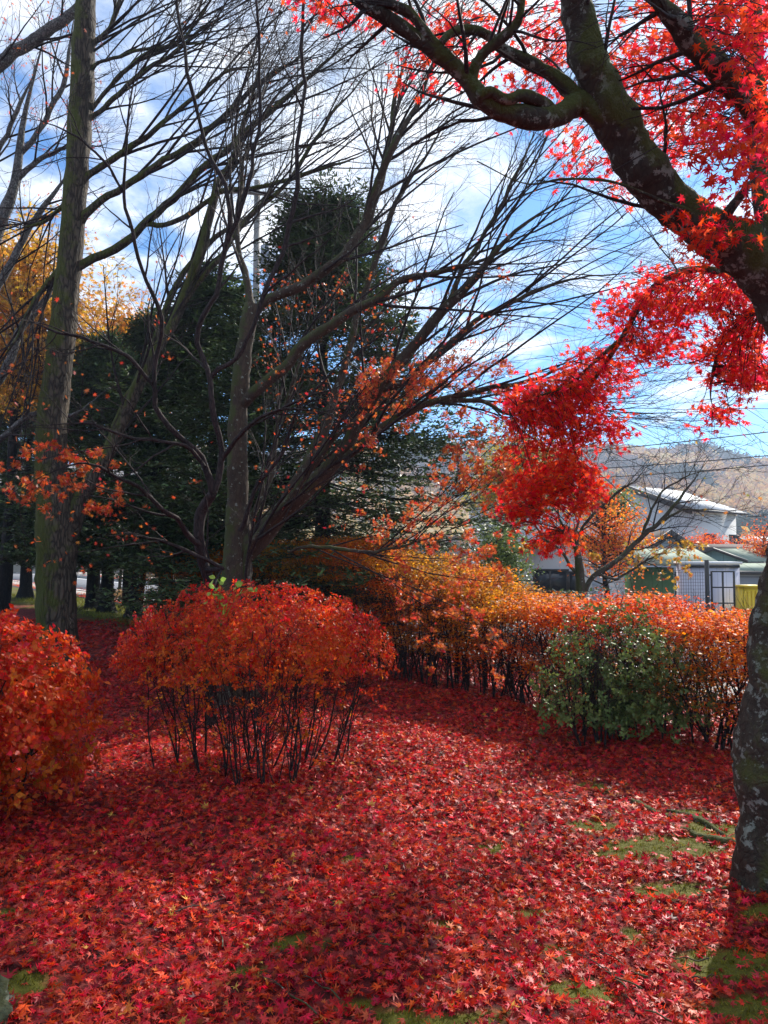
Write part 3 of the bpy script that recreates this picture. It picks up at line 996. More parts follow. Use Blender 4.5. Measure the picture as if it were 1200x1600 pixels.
# ---- centre multi-stemmed maple ------------------------------------------------------
UPR = (0.75, 0.0, 0.55)
b8 = G(368, 1091)
bare_tree('maple_tree', 'multi-stemmed smooth-barked maple, nearly bare with scattered orange leaves', 'tree', b8,
          [(368, 1130, 8, 34), (366, 1091, 8, 30), (367, 1000, 8, 25), (369, 920, 8, 24), (372, 860, 8, 22), (372, 800, 8, 18), (371, 700, 8, 15), (374, 620, 8, 14), (383, 540, 8, 13), (393, 475, 8, 11)],
          [
              [(372, 880, 8, 20), (395, 850, 7.95, 26), (430, 810, 7.9, 23), (465, 780, 7.85, 20), (510, 735, 7.8, 17), (550, 680, 7.7, 15), (590, 610, 7.6, 13), (640, 550, 7.5, 12), (700, 480, 7.4, 11), (745, 430, 7.3, 9), (800, 370, 7.2, 7), (860, 325, 7.1, 5), (940, 295, 7.0, 3), (1010, 280, 7, 2)],
              [(440, 800, 7.9, 16), (470, 745, 8.0, 13), (500, 680, 8.1, 12), (530, 600, 8.2, 9), (550, 530, 8.2, 8), (575, 440, 8.3, 7), (600, 360, 8.3, 7), (640, 280, 8.3, 6), (690, 200, 8.3, 5), (730, 120, 8.3, 3)],
              [(372, 640, 8, 12), (400, 605, 7.9, 13), (440, 570, 7.8, 12), (485, 530, 7.7, 12), (540, 495, 7.6, 10), (590, 470, 7.5, 9), (630, 435, 7.5, 7), (700, 425, 7.4, 6), (770, 400, 7.3, 4), (850, 375, 7.2, 3), (960, 380, 7.2, 2)],
              [(388, 500, 8, 11), (420, 470, 8, 11), (470, 445, 7.9, 11), (530, 400, 7.8, 11), (565, 350, 7.8, 10), (590, 290, 7.7, 9), (620, 220, 7.6, 8), (660, 150, 7.6, 6), (680, 90, 7.5, 5), (720, 10, 7.5, 3)],
              [(560, 355, 7.8, 8), (580, 330, 7.8, 8), (600, 270, 7.8, 7), (612, 200, 7.8, 6), (622, 130, 7.8, 5), (645, 60, 7.8, 3)],
              [(393, 490, 8, 9), (385, 440, 8.1, 8), (375, 400, 8.2, 6), (370, 340, 8.3, 5), (380, 260, 8.4, 4), (400, 180, 8.4, 3)],
              [(590, 612, 7.6, 9), (640, 590, 7.5, 9), (690, 545, 7.4, 7), (740, 500, 7.3, 6), (800, 470, 7.2, 5), (870, 440, 7.2, 4), (960, 430, 7.1, 2.5), (1020, 420, 7, 2)],
              [(520, 725, 7.8, 9), (570, 690, 7.6, 9), (620, 650, 7.5, 8), (690, 630, 7.4, 7), (760, 610, 7.3, 6), (830, 590, 7.2, 5), (900, 570, 7.1, 4), (960, 545, 7, 3)],
              [(690, 632, 7.4, 6), (750, 632, 7.3, 5), (800, 645, 7.2, 3), (860, 650, 7.2, 2), (930, 640, 7.1, 1.5)],
              [(380, 850, 8, 10), (395, 800, 8.1, 7), (420, 740, 8.2, 6), (440, 660, 8.3, 5), (465, 590, 8.3, 5), (480, 520, 8.3, 4), (510, 450, 8.3, 3)],
              [(392, 1030, 7.9, 12), (388, 940, 7.9, 10), (386, 880, 7.9, 9), (400, 840, 7.8, 8), (455, 780, 7.6, 8), (510, 700, 7.5, 7), (560, 660, 7.4, 5), (640, 620, 7.3, 4), (700, 600, 7.2, 3)],
              [(450, 862, 7.8, 3), (490, 850, 7.5, 4), (560, 862, 7.3, 4), (640, 850, 7.1, 3), (720, 820, 7, 2)],
              [(700, 480, 7.4, 7), (720, 430, 7.4, 6), (760, 350, 7.4, 5), (800, 290, 7.4, 4), (830, 220, 7.4, 3), (850, 150, 7.4, 2)],
          ],
          B_maple,
          [dict(k=14, t0=0.15, t1=1, ang=(12, 38), length=(0.9, 2.6), nseg=10, trop=UPR, tw=0.035, wob=0.06, rf=0.5, rmin=0.005, rmax=0.02),
           dict(k=5, t0=0.2, t1=1, ang=(18, 45), length=(0.45, 1.1), nseg=7, trop=UPR, tw=0.03, wob=0.09, rf=0.55, rmin=0.003),
           dict(k=6, t0=0.2, t1=1, ang=(20, 50), length=(0.15, 0.5), nseg=5, trop=UPR, tw=0.02, wob=0.12, rf=0.6, rmin=0.0018)],
          [(2, 1500, 0.027, lambda T: (pix(T)[1] > 420) & (pix(T)[0] > 380) & (pix(T)[0] < 800)), (2, 7000, 0.027, lambda T: (pix(T)[1] > 560) & (pix(T)[0] > 560) & (pix(T)[0] < 800)), (2, 160, 0.024, None)],
          trunk_sides=28, fs=4.0, ls=0.72)

# ---- crooked slender maple in front --------------------------------------------------
b7 = G(328, 1120)
bare_tree('maple_tree', 'slender crooked maple with sinuous dark branches and sparse orange sprays beside the round bush', 'tree', b7,
          [(332, 1160, 7.1, 10), (330, 1120, 7.1, 9), (334, 1000, 7.1, 8), (330, 920, 7.0, 8), (318, 880, 6.9, 8), (311, 840, 6.8, 8), (315, 800, 6.8, 8), (333, 770, 6.7, 7)],
          [
              [(333, 770, 6.7, 7), (318, 720, 6.6, 5), (290, 690, 6.5, 4.5), (250, 640, 6.4, 4), (238, 600, 6.3, 3.5), (245, 550, 6.3, 3.5), (250, 500, 6.2, 3.5), (222, 440, 6.1, 3), (212, 380, 6.0, 3), (190, 300, 6.0, 2.8), (195, 220, 5.9, 2.5), (180, 130, 5.9, 2.2), (165, 40, 5.8, 2)],
              [(333, 770, 6.7, 6), (345, 720, 6.7, 5), (335, 650, 6.6, 4.5), (330, 590, 6.6, 4), (312, 530, 6.6, 4), (340, 450, 6.5, 4), (356, 380, 6.5, 4), (352, 300, 6.4, 3.5), (320, 220, 6.4, 3), (298, 120, 6.3, 3), (280, 30, 6.3, 2.5), (275, -60, 6.2, 2)],
              [(330, 590, 6.6, 4), (370, 560, 6.6, 3.5), (400, 500, 6.5, 3.5), (430, 420, 6.5, 4), (455, 340, 6.5, 4), (465, 250, 6.4, 3.5), (472, 150, 6.4, 3), (470, 60, 6.3, 3), (480, -40, 6.2, 2)],
              [(356, 380, 6.5, 3.5), (385, 300, 6.4, 3.5), (405, 200, 6.4, 3), (402, 100, 6.3, 2.6), (405, -20, 6.2, 2)],
              [(312, 850, 6.8, 5), (285, 815, 6.5, 4), (255, 795, 6.3, 3.5), (215, 765, 6.1, 3), (180, 745, 5.9, 2.5), (130, 725, 5.7, 2), (80, 740, 5.6, 1.5), (20, 770, 5.5, 1.2)],
              [(240, 600, 6.3, 3), (200, 560, 6.2, 3), (140, 530, 6.1, 2.5), (80, 510, 6.0, 2), (10, 480, 6.0, 1.5)],
              [(320, 730, 6.6, 3.5), (280, 690, 6.4, 3), (200, 680, 6.2, 2.5), (120, 660, 6.1, 2), (40, 670, 6.0, 1.5)],
              [(345, 720, 6.7, 4), (400, 660, 6.5, 3), (440, 640, 6.4, 2.5), (500, 610, 6.3, 2), (560, 600, 6.2, 1.5)],
              [(322, 890, 6.9, 4), (355, 885, 6.7, 3), (300, 860, 6.6, 3), (235, 840, 6.4, 2.5), (190, 830, 6.2, 1.5)],
              [(190, 300, 6.0, 2), (150, 240, 5.9, 2), (90, 200, 5.9, 1.5), (30, 180, 5.8, 1.2)],
              [(375, 830, 6.9, 4), (400, 760, 6.8, 3), (440, 700, 6.7, 3), (470, 640, 6.6, 2.5), (530, 570, 6.5, 2), (600, 540, 6.4, 1.4)],
          ],
          B_twig,
          [dict(k=7, t0=0.15, t1=1, ang=(25, 60), length=(0.5, 1.1), nseg=9, trop=(0.2, 0, 0.2), tw=0.03, wob=0.13, rf=0.6, rmin=0.003, rmax=0.012),
           dict(k=4, t0=0.2, t1=1, ang=(25, 60), length=(0.2, 0.6), nseg=6, trop=UPR, tw=0.02, wob=0.16, rf=0.6, rmin=0.0022),
           dict(k=3, t0=0.2, t1=1, ang=(25, 60), length=(0.08, 0.25), nseg=4, trop=UPR, tw=0.02, wob=0.2, rf=0.6, rmin=0.0015)],
          [(2, 260, 0.028, lambda T: (pix(T)[1] > 400)), (2, 900, 0.031, lambda T: (pix(T)[1] > 690) & (pix(T)[1] < 800) & (pix(T)[0] < 190)), (2, 60, 0.028, lambda T: (pix(T)[1] > 790) & (pix(T)[0] < 300)), (2, 50, 0.028, None)],
          trunk_sides=12, flare=False)

# ---- big forked tree at left ---------------------------------------------------------
b9 = G(88, 1052)
D = 9.7
bare_tree('forked_tree', 'big forked tree with fissured mossy bark behind the bush by the frame edge'.replace(' by the frame edge', ' of red leaves'), 'tree', b9,
          [(88, 1090, D, 40), (89, 1052, D, 36), (89, 1000, D, 31), (88, 940, D, 29), (88, 880, D, 28), (86, 810, D, 29), (80, 740, D, 24), (80, 680, D, 22), (88, 600, D, 21), (100, 500, D, 20), (110, 400, D, 18), (118, 300, D, 18), (125, 200, D, 18), (130, 100, D, 18), (134, 0, D, 15), (136, -80, D, 12)],
          [
              [(98, 850, D, 20), (120, 800, D, 20), (140, 760, D, 18), (165, 715, D, 17), (195, 650, D, 15), (222, 590, D, 14), (250, 540, D, 13), (280, 480, D, 12), (310, 410, D, 12), (325, 350, D, 11), (345, 290, D, 10), (370, 230, D, 10), (392, 160, D, 9), (412, 90, D, 7), (440, 10, D, 5)],
              [(118, 420, D, 11), (150, 400, D, 10), (190, 385, D, 10), (225, 350, D, 9), (260, 318, D, 9), (310, 270, D, 8), (360, 225, D, 8), (410, 190, D, 7), (460, 140, D, 6), (520, 90, D, 5), (580, 40, D, 4), (640, 0, D, 3)],
              [(125, 350, D, 10), (150, 320, D, 9), (190, 293, D, 8), (233, 267, D, 8), (283, 233, D, 7), (333, 197, D, 7), (377, 157, D, 6), (420, 120, D, 5), (470, 85, D, 4), (540, 20, D, 3)],
              [(125, 300, D, 10), (140, 278, D, 8), (167, 253, D, 8), (217, 223, D, 7), (247, 197, D, 6), (290, 165, D, 5), (350, 117, D, 4.5), (400, 97, D, 3.5), (470, 60, D, 2.5)],
              [(130, 215, D, 9), (143, 190, D, 6), (187, 147, D, 6), (227, 107, D, 5), (267, 83, D, 5), (320, 40, D, 4), (370, -10, D, 3)],
              [(132, 185, D, 8), (150, 160, D, 5), (187, 120, D, 5), (233, 83, D, 5), (283, 60, D, 4), (320, 20, D, 3), (345, -20, D, 2.5)],
              [(132, 120, D, 8), (147, 67, D, 6), (173, 40, D, 6), (187, 0, D, 5), (200, -60, D, 4)],
              [(132, 120, D, 7), (153, 100, D, 4), (187, 87, D, 4), (233, 77, D, 3.5), (300, 67, D, 3), (370, 75, D, 2)],
              [(225, 350, D, 7), (260, 350, D, 6), (300, 330, D, 6), (360, 300, D, 6), (420, 285, D, 5), (480, 270, D, 5), (560, 245, D, 3), (620, 200, D, 2)],
              [(280, 480, D, 8), (310, 440, D, 7), (350, 400, D, 6), (390, 340, D, 6), (430, 300, D, 5), (480, 240, D, 5), (520, 180, D, 4), (580, 110, D, 3), (620, 50, D, 2)],
              [(110, 400, D, 9), (85, 430, D, 7), (55, 470, D, 6), (25, 530, D, 5), (0, 580, D, 4)],
              [(118, 320, D, 9), (90, 330, D, 5), (60, 350, D, 4), (20, 360, D, 3)],
              [(170, 700, D, 10), (190, 640, D, 8), (230, 560, D + .3, 7), (280, 440, D + .5, 7), (340, 370, D + .7, 6), (400, 330, D + .8, 5), (450, 260, D + .9, 4), (500, 190, D + 1, 3)],
          ],
          B_big,
          [dict(k=14, t0=0.15, t1=1, ang=(12, 36), length=(0.9, 3.0), nseg=10, trop=UPR, tw=0.03, wob=0.06, rf=0.5, rmin=0.006, rmax=0.022),
           dict(k=5, t0=0.2, t1=1, ang=(18, 45), length=(0.5, 1.2), nseg=7, trop=UPR, tw=0.03, wob=0.09, rf=0.55, rmin=0.0035),
           dict(k=6, t0=0.2, t1=1, ang=(20, 50), length=(0.2, 0.6), nseg=5, trop=UPR, tw=0.02, wob=0.12, rf=0.6, rmin=0.0022)],
          [(2, 60, 0.03, None)], trunk_sides=40, rough=0.07, fs=7.0, ls=0.66)

# ---- pale grey tree at the far left --------------------------------------------------
D = 12.5
bg_ = G(-60, 1008)
bare_tree('grey_tree', 'slim tree with smooth pale grey branches and a few dull red leaves', 'tree', bg_,
          [(-60, 1040, D, 16), (-60, 1008, D, 14), (-62, 850, D, 13), (-55, 600, D, 12), (-25, 430, D, 11), (0, 350, D, 10), (24, 285, D, 9), (35, 200, D, 8), (52, 125, D, 7), (85, 0, D, 5)],
          [
              [(-40, 520, D, 9), (10, 420, D, 6), (50, 350, D, 5), (90, 300, D, 4), (130, 220, D, 3)],
              [(-70, 180, D - 1, 12), (0, 98, D - 1, 10), (60, 58, D - 1, 9), (115, 20, D - 1, 8), (160, -20, D - 1, 6)],
              [(30, 240, D, 5), (55, 215, D, 4), (90, 150, D, 4), (110, 80, D, 3), (120, 0, D, 2)],
              [(25, 285, D, 5), (60, 250, D, 4), (100, 235, D, 3), (150, 200, D, 2)],
              [(-60, 620, D, 9), (0, 590, D, 7), (40, 500, D, 6), (75, 460, D, 5), (120, 390, D, 3)],
              [(-60, 320, D, 6), (0, 230, D, 4), (40, 150, D, 3), (60, 80, D, 2)],
              [(-62, 700, D, 9), (-10, 690, D, 5), (50, 650, D, 4), (110, 650, D, 3), (180, 600, D, 2)],
          ],
          B_grey,
          [dict(k=9, t0=0.2, t1=1, ang=(22, 50), length=(0.8, 1.8), nseg=9, trop=(0.4, 0, 0.5), tw=0.03, wob=0.09, rf=0.5, rmin=0.005, rmax=0.02),
           dict(k=5, t0=0.2, t1=1, ang=(22, 50), length=(0.4, 1.0), nseg=6, trop=UPR, tw=0.03, wob=0.11, rf=0.55, rmin=0.0035),
           dict(k=3, t0=0.2, t1=1, ang=(20, 50), length=(0.2, 0.5), nseg=4, trop=UPR, tw=0.02, wob=0.14, rf=0.6, rmin=0.0025)],
          [(2, 900, 0.03, lambda T: (pix(T)[0] < 160) & (pix(T)[1] < 420))], trunk_sides=16, flare=False)


# ------------------------------------------------------------------ crown trees (leafy, farther back)
def leafy_tree(name, label, cat, base, height, crown_c, crown_r, mat, n, size, tint, barkm=B_dark, tr=0.12, clump=0.35, group=None, tpl=RHOMB, density=14, flatten=0.6):
    root = thing(name, label, cat, tuple(base), group)
    base = np.array(base, float)
    cc = np.array(crown_c, float)
    cr = np.array(crown_r, float)
    pts = crspline([base + [0, 0, -0.1], base + (cc - base) * 0.3 + [0.05, 0, 0], base + (cc - base) * 0.7 + [-0.06, 0, 0], cc + [0, 0, cr[2] * 0.7]], 20)
    r = np.linspace(tr, tr * 0.15, 20)
    limb_mesh('trunk', pts, r, barkm, root, 10, 0.08)
    nc = max(int(n / density), 6)
    u = rdir(nc)
    rad = rng.random(nc) ** 0.45
    lump = np.array([1 + 0.7 * fbm(q + cc[0], 1.6) for q in u])
    c = cc + u * cr * (rad * lump)[:, None]
    # branches to a share of the clumps
    sel = rng.choice(nc, min(nc, 90), replace=False)
    bl = []
    for i in sel:
        z = np.clip(c[i][2] - 0.5 * np.linalg.norm((c[i] - cc)[:2]), pts[4][2], pts[-1][2])
        s = pts[np.argmin(np.abs(pts[:, 2] - z))]
        bl.append(crspline([s, s + (c[i] - s) * 0.5 + rng.normal(size=3) * 0.06 * cr[0], c[i]], 7))
    bl = np.array(bl)
    k, kr = kids(bl, np.tile(np.linspace(tr * 0.25, 0.006, 7), (len(bl), 1)), 4, 0.4, 1, (25, 55), (cr[0] * 0.2, cr[0] * 0.5), 5, (0, 0, 1), 0.05, 0.12, 0.5, 0.004)
    V, F = tube_parts([(bl, np.tile(np.linspace(tr * 0.25, 0.006, 7), (len(bl), 1)), 5), (k, kr, 3)])
    build('crown', V, F, barkm, root, smooth=True)
    idx = rng.integers(0, nc, n)
    off = rng.normal(size=(n, 3)) * clump * [1, 1, flatten]
    pos = c[idx] + off
    ct = rng.normal(0, 0.10, nc)
    t = np.clip(tint + ct[idx] + rng.normal(0, 0.07, n), 0, 1)
    V, F, T = leaves(tpl, pos, unit(rng.normal(size=(n, 3)) * 0.7 + [0, 0, 0.8]), rng.uniform(0, 6.28, n), size * rng.uniform(0.7, 1.25, n), t)
    build('foliage', V, F, mat, root, tint=T)
    return root


# ------------------------------------------------------------------ conifers
def fir(name, label, loc, h, rmax, z_low, tr, group=None, boughs=150, dens=1.0, px_scale=1.0, lean=0.0):
    root = thing(name, label, 'fir tree', tuple(loc), group)
    loc = np.array(loc, float)
    pts = crspline([loc + [0, 0, -0.15], loc + [lean * 0.3, 0, h * 0.12], loc + [lean, 0, h * 0.3], loc + [lean, 0, h]], 30)
    r = np.linspace(tr, 0.012, 30)
    r[0] = tr * 1.4
    r[1] = tr * 1.15
    limb_mesh('trunk', pts, r, B_dark, root, 14, 0.10, True)
    f = rng.random(boughs) ** 1.2
    z = z_low + (h - z_low - 0.1) * f
    az = np.arange(boughs) * 2.39996 + rng.normal(0, 0.2, boughs)
    L = np.minimum(rmax, (h - z) * 0.78) * (0.80 + 0.28 * np.sin(z * 5.3 + np.sin(az)) * rng.random(boughs)) * rng.uniform(0.75, 1.1, boughs) + 0.10
    n = 12
    s = np.linspace(0, 1, n)
    out = np.stack([np.cos(az), np.sin(az), np.zeros(boughs)], -1)
    start = np.array([[np.interp(q, pts[:, 2], pts[:, 0]), np.interp(q, pts[:, 2], pts[:, 1]), q] for q in z])
    droop = (-0.30 * s + 0.22 * s ** 2)[None] * (0.5 + (1 - f))[:, None] + 0.12 * f[:, None] * s[None]
    B = start[:, None] + out[:, None] * (L[:, None] * s[None])[..., None]
    B[..., 2] += droop * L[:, None]
    B += rng.normal(size=B.shape) * 0.02 * s[None, :, None]
    BR = np.maximum(0.018 * (L / rmax)[:, None] * np.linspace(1.2, 0.2, n)[None], 0.003)
    a, ar = kids(B, BR, 18, 0.12, 1, (45, 70), (0.32 * rmax / 3, 0.75 * rmax / 3), 6, (0, 0, -1), 0.03, 0.05, 0.5, 0.003, flat=0.9)
    b, br = kids(a, ar, 5, 0.15, 1, (40, 60), (0.14 * rmax / 3, 0.30 * rmax / 3), 4, (0, 0, -1), 0.02, 0.05, 0.5, 0.002, flat=0.85)
    V, F = tube_parts([(B, BR, 4), (a, ar, 3)])
    build('crown', V, F, B_dark, root)
    # needles: flat blades both sides of every branchlet
    parts = []
    for src, per, ln in ((a, int(9 * dens), 0.075), (b, int(5 * dens), 0.075)):
        M, m, _ = src.shape
        t = rng.uniform(0.0, 1, (M, per)) * (m - 1)
        i = np.clip(t.astype(int), 0, m - 2)
        fr = (t - i)[..., None]
        ix = np.arange(M)[:, None]
        pos = (src[ix, i] * (1 - fr) + src[ix, i + 1] * fr).reshape(-1, 3)
        tan = unit(src[ix, i + 1] - src[ix, i]).reshape(-1, 3)
        side = unit(np.cross(tan, [0, 0, 1])) * rng.choice([-1, 1], len(pos))[:, None]
        hd = tan * 0.9 + side * 0.8 + rng.normal(size=pos.shape) * 0.3 + [0, 0, 0.15]
        nr = rdir(len(pos), 2.5)
        tp = (np.array([(-0.17, 0, 0), (0.17, 0, 0), (0.13, 0.8, 0), (-0.1, 1, 0)]), np.array([(0, 1, 2), (0, 2, 3)]))
        tt = np.clip(rng.normal(0.28, 0.15, len(pos)) + 0.5 * (t / (m - 1)).reshape(-1), 0, 1)
        parts.append(leaves(tp, pos, nr, None, ln * px_scale * rng.uniform(0.7, 1.3, len(pos)), tt, heading=hd))
    V, F, T = merge(parts)
    build('foliage', V, F, L_needle, root, tint=T)
    return root


lf = G(508, 1003)
fir('fir_tree', 'tall pointed dark fir rising behind the centre maple', (lf[0], 12.5, 0), 7.65, 4.1, 1.0, 0.19, boughs=290, dens=1.0)
p0 = G(145, 952)
proto = fir('fir_tree', 'dark fir in the roadside row, first right of the forked trunk', (p0[0], p0[1], 0), 7.6, 2.9, 1.7, 0.19, 'row of dark firs along the road', boughs=150, px_scale=1.35)
rows = [(167, 958, 0.95, 1.1, 'dark fir in the roadside row, close behind its upright neighbour'),
        (208, 966, 0.92, 2.3, 'dark fir in the roadside row with a leaning trunk'),
        (262, 968, 0.95, 3.9, 'dark fir in the roadside row nearest the round bush'),
        (40, 936, 1.05, 4.6, 'dark fir in the roadside row just left of the forked tree'),
        (2, 930, 1.05, 5.5, 'dark fir in the roadside row, outermost at the frame side'.replace(', outermost at the frame side', ' farthest from the hedge')),
        (330, 985, 0.98, 0.5, 'dark fir in the roadside row right behind the centre maple trunk')]
for px, py, sc, rz, lb in rows:
    g = G(px, py)
    c = copy_tree(proto, (g[0], g[1], float(H(g[0], g[1]))), rz, sc, lb)
    if px == 208:
        c.rotation_euler = (0.0, 0.13, 0.0)
    if px in (145, 262):
        c.rotation_euler = (0.0, 0.06, 3.0)

# orange-yellow trees behind at left
leafy_tree('ginkgo_tree'.replace('ginkgo', 'autumn'), 'golden orange tree glowing behind the branches at far left', 'tree', (-10.3, 20.0, 0), 10, (-9.9, 20.0, 8.0), (1.9, 1.5, 2.6), L_yellow, 15000, 0.10, 0.42, tr=0.2, clump=0.3, tpl=M5)
leafy_tree('autumn_tree', 'orange tree seen between the forked trunk and its second limb', 'tree', (-7.6, 22.0, 0), 8, (-7.7, 22.0, 7.4), (1.5, 1.2, 1.9), L_yellow, 7000, 0.10, 0.55, tr=0.16, clump=0.3, tpl=M5)
leafy_tree('autumn_tree', 'yellow green tree behind the drooping red spray', 'tree', (4.6, 27.0, -1.6), 6, (4.9, 27.0, 4.3), (1.7, 1.4, 1.6), L_yellow, 6000, 0.10, 0.12, tr=0.16, clump=0.3, tpl=M5)
g = P(778, 850, 17.5)
leafy_tree('evergreen_shrub', 'rounded bright green shrub behind the hedge by the grey building', 'shrub', (g[0], g[1], 0), 2.6, (g[0], g[1], 1.35), (0.72, 0.7, 0.95), L_green, 9000, 0.07, 0.72, tr=0.06, clump=0.12)
leafy_tree('autumn_tree', 'round orange red tree below the white house', 'tree', (*P(1108, 880, 33)[:2], -1.7), 3, (*P(1108, 880, 33)[:2], 1.5), (1.25, 1.0, 0.85), L_hedge, 7000, 0.09, 0.62, tr=0.12, clump=0.2)
leafy_tree('autumn_tree', 'small orange tree half hidden by the mossy trunk', 'tree', (*P(1190, 880, 27)[:2], -1.7), 3, (*P(1194, 880, 27)[:2], 1.35), (0.75, 0.7, 1.2), L_hedge, 5000, 0.08, 0.5, tr=0.1, clump=0.2)
leafy_tree('autumn_tree', 'glowing orange maple behind the bare forked branches', 'tree', (*P(945, 880, 21)[:2], -0.8), 3, (*P(948, 880, 21)[:2], 2.0), (1.25, 0.9, 1.15), L_hedge, 5500, 0.085, 0.42, tr=0.12, clump=0.30, flatten=0.3)
leafy_tree('pine_tree', 'olive green pine beside the gable of the white house', 'tree', (*P(965, 880, 31)[:2], -1.7), 4, (*P(962, 880, 31)[:2], 3.35), (0.8, 0.8, 0.85), L_green, 3000, 0.11, 0.95, tr=0.14, clump=0.25, flatten=0.3)

# bare tree behind the hedge
D = 12.0
gb = P(905, 880, D)
bare_tree('bare_tree', 'low spreading bare tree with pale twisted stems in front of the houses', 'tree', (gb[0], gb[1], 0),
          [(908, 1012, D, 8), (908, 960, D, 7), (906, 900, D, 7), (902, 860, D, 6), (896, 810, D, 4)],
          [
              [(910, 930, D, 7), (930, 895, D, 6), (970, 870, D, 6), (1005, 838, D, 6), (1030, 815, D, 5), (1060, 780, D, 4), (1085, 745, D, 3), (1105, 720, D, 2), (1130, 700, D, 1.5)],
              [(906, 905, D, 5), (885, 875, D, 4), (850, 840, D, 3), (820, 800, D, 2), (800, 790, D, 1.5)],
              [(904, 880, D, 5), (905, 840, D, 4), (930, 800, D, 3.5), (960, 770, D, 3), (1000, 745, D, 2), (1030, 700, D, 1.5)],
              [(902, 860, D, 4), (880, 820, D, 3), (870, 790, D, 2.5), (850, 760, D, 2), (820, 740, D, 1.2)],
              [(1005, 838, D, 4), (1020, 790, D, 3), (1040, 760, D, 2.5), (1080, 740, D, 2), (1120, 735, D, 1.3)],
              [(930, 895, D, 4), (960, 905, D, 3), (1000, 880, D, 3), (1040, 860, D, 2), (1070, 840, D, 1.2)],
              [(1010, 830, D, 4), (1060, 800, D, 3), (1100, 795, D, 2), (1150, 800, D, 1.3)],
              [(896, 850, D, 3), (910, 790, D, 3), (930, 740, D, 2), (960, 715, D, 1.2)],
          ],
          B_maple,
          [dict(k=9, t0=0.2, t1=1, ang=(25, 60), length=(0.5, 1.2), nseg=8, trop=(0.3, 0, 0.4), tw=0.03, wob=0.13, rf=0.5, rmin=0.005, rmax=0.015),
           dict(k=5, t0=0.2, t1=1, ang=(25, 60), length=(0.3, 0.7), nseg=6, trop=UPR, tw=0.02, wob=0.15, rf=0.55, rmin=0.0035),
           dict(k=3, t0=0.2, t1=1, ang=(20, 50), length=(0.1, 0.3), nseg=4, trop=UPR, tw=0.02, wob=0.16, rf=0.6, rmin=0.0025)],
          [(2, 380, 0.05, lambda T: (pix(T)[1] > 845) & (pix(T)[0] > 975)), (2, 160, 0.05, lambda T: (pix(T)[1] > 850) & (pix(T)[0] < 940)), (2, 60, 0.05, None)], trunk_sides=12, flare=False, ls=0.62, leafm=L_yellow)


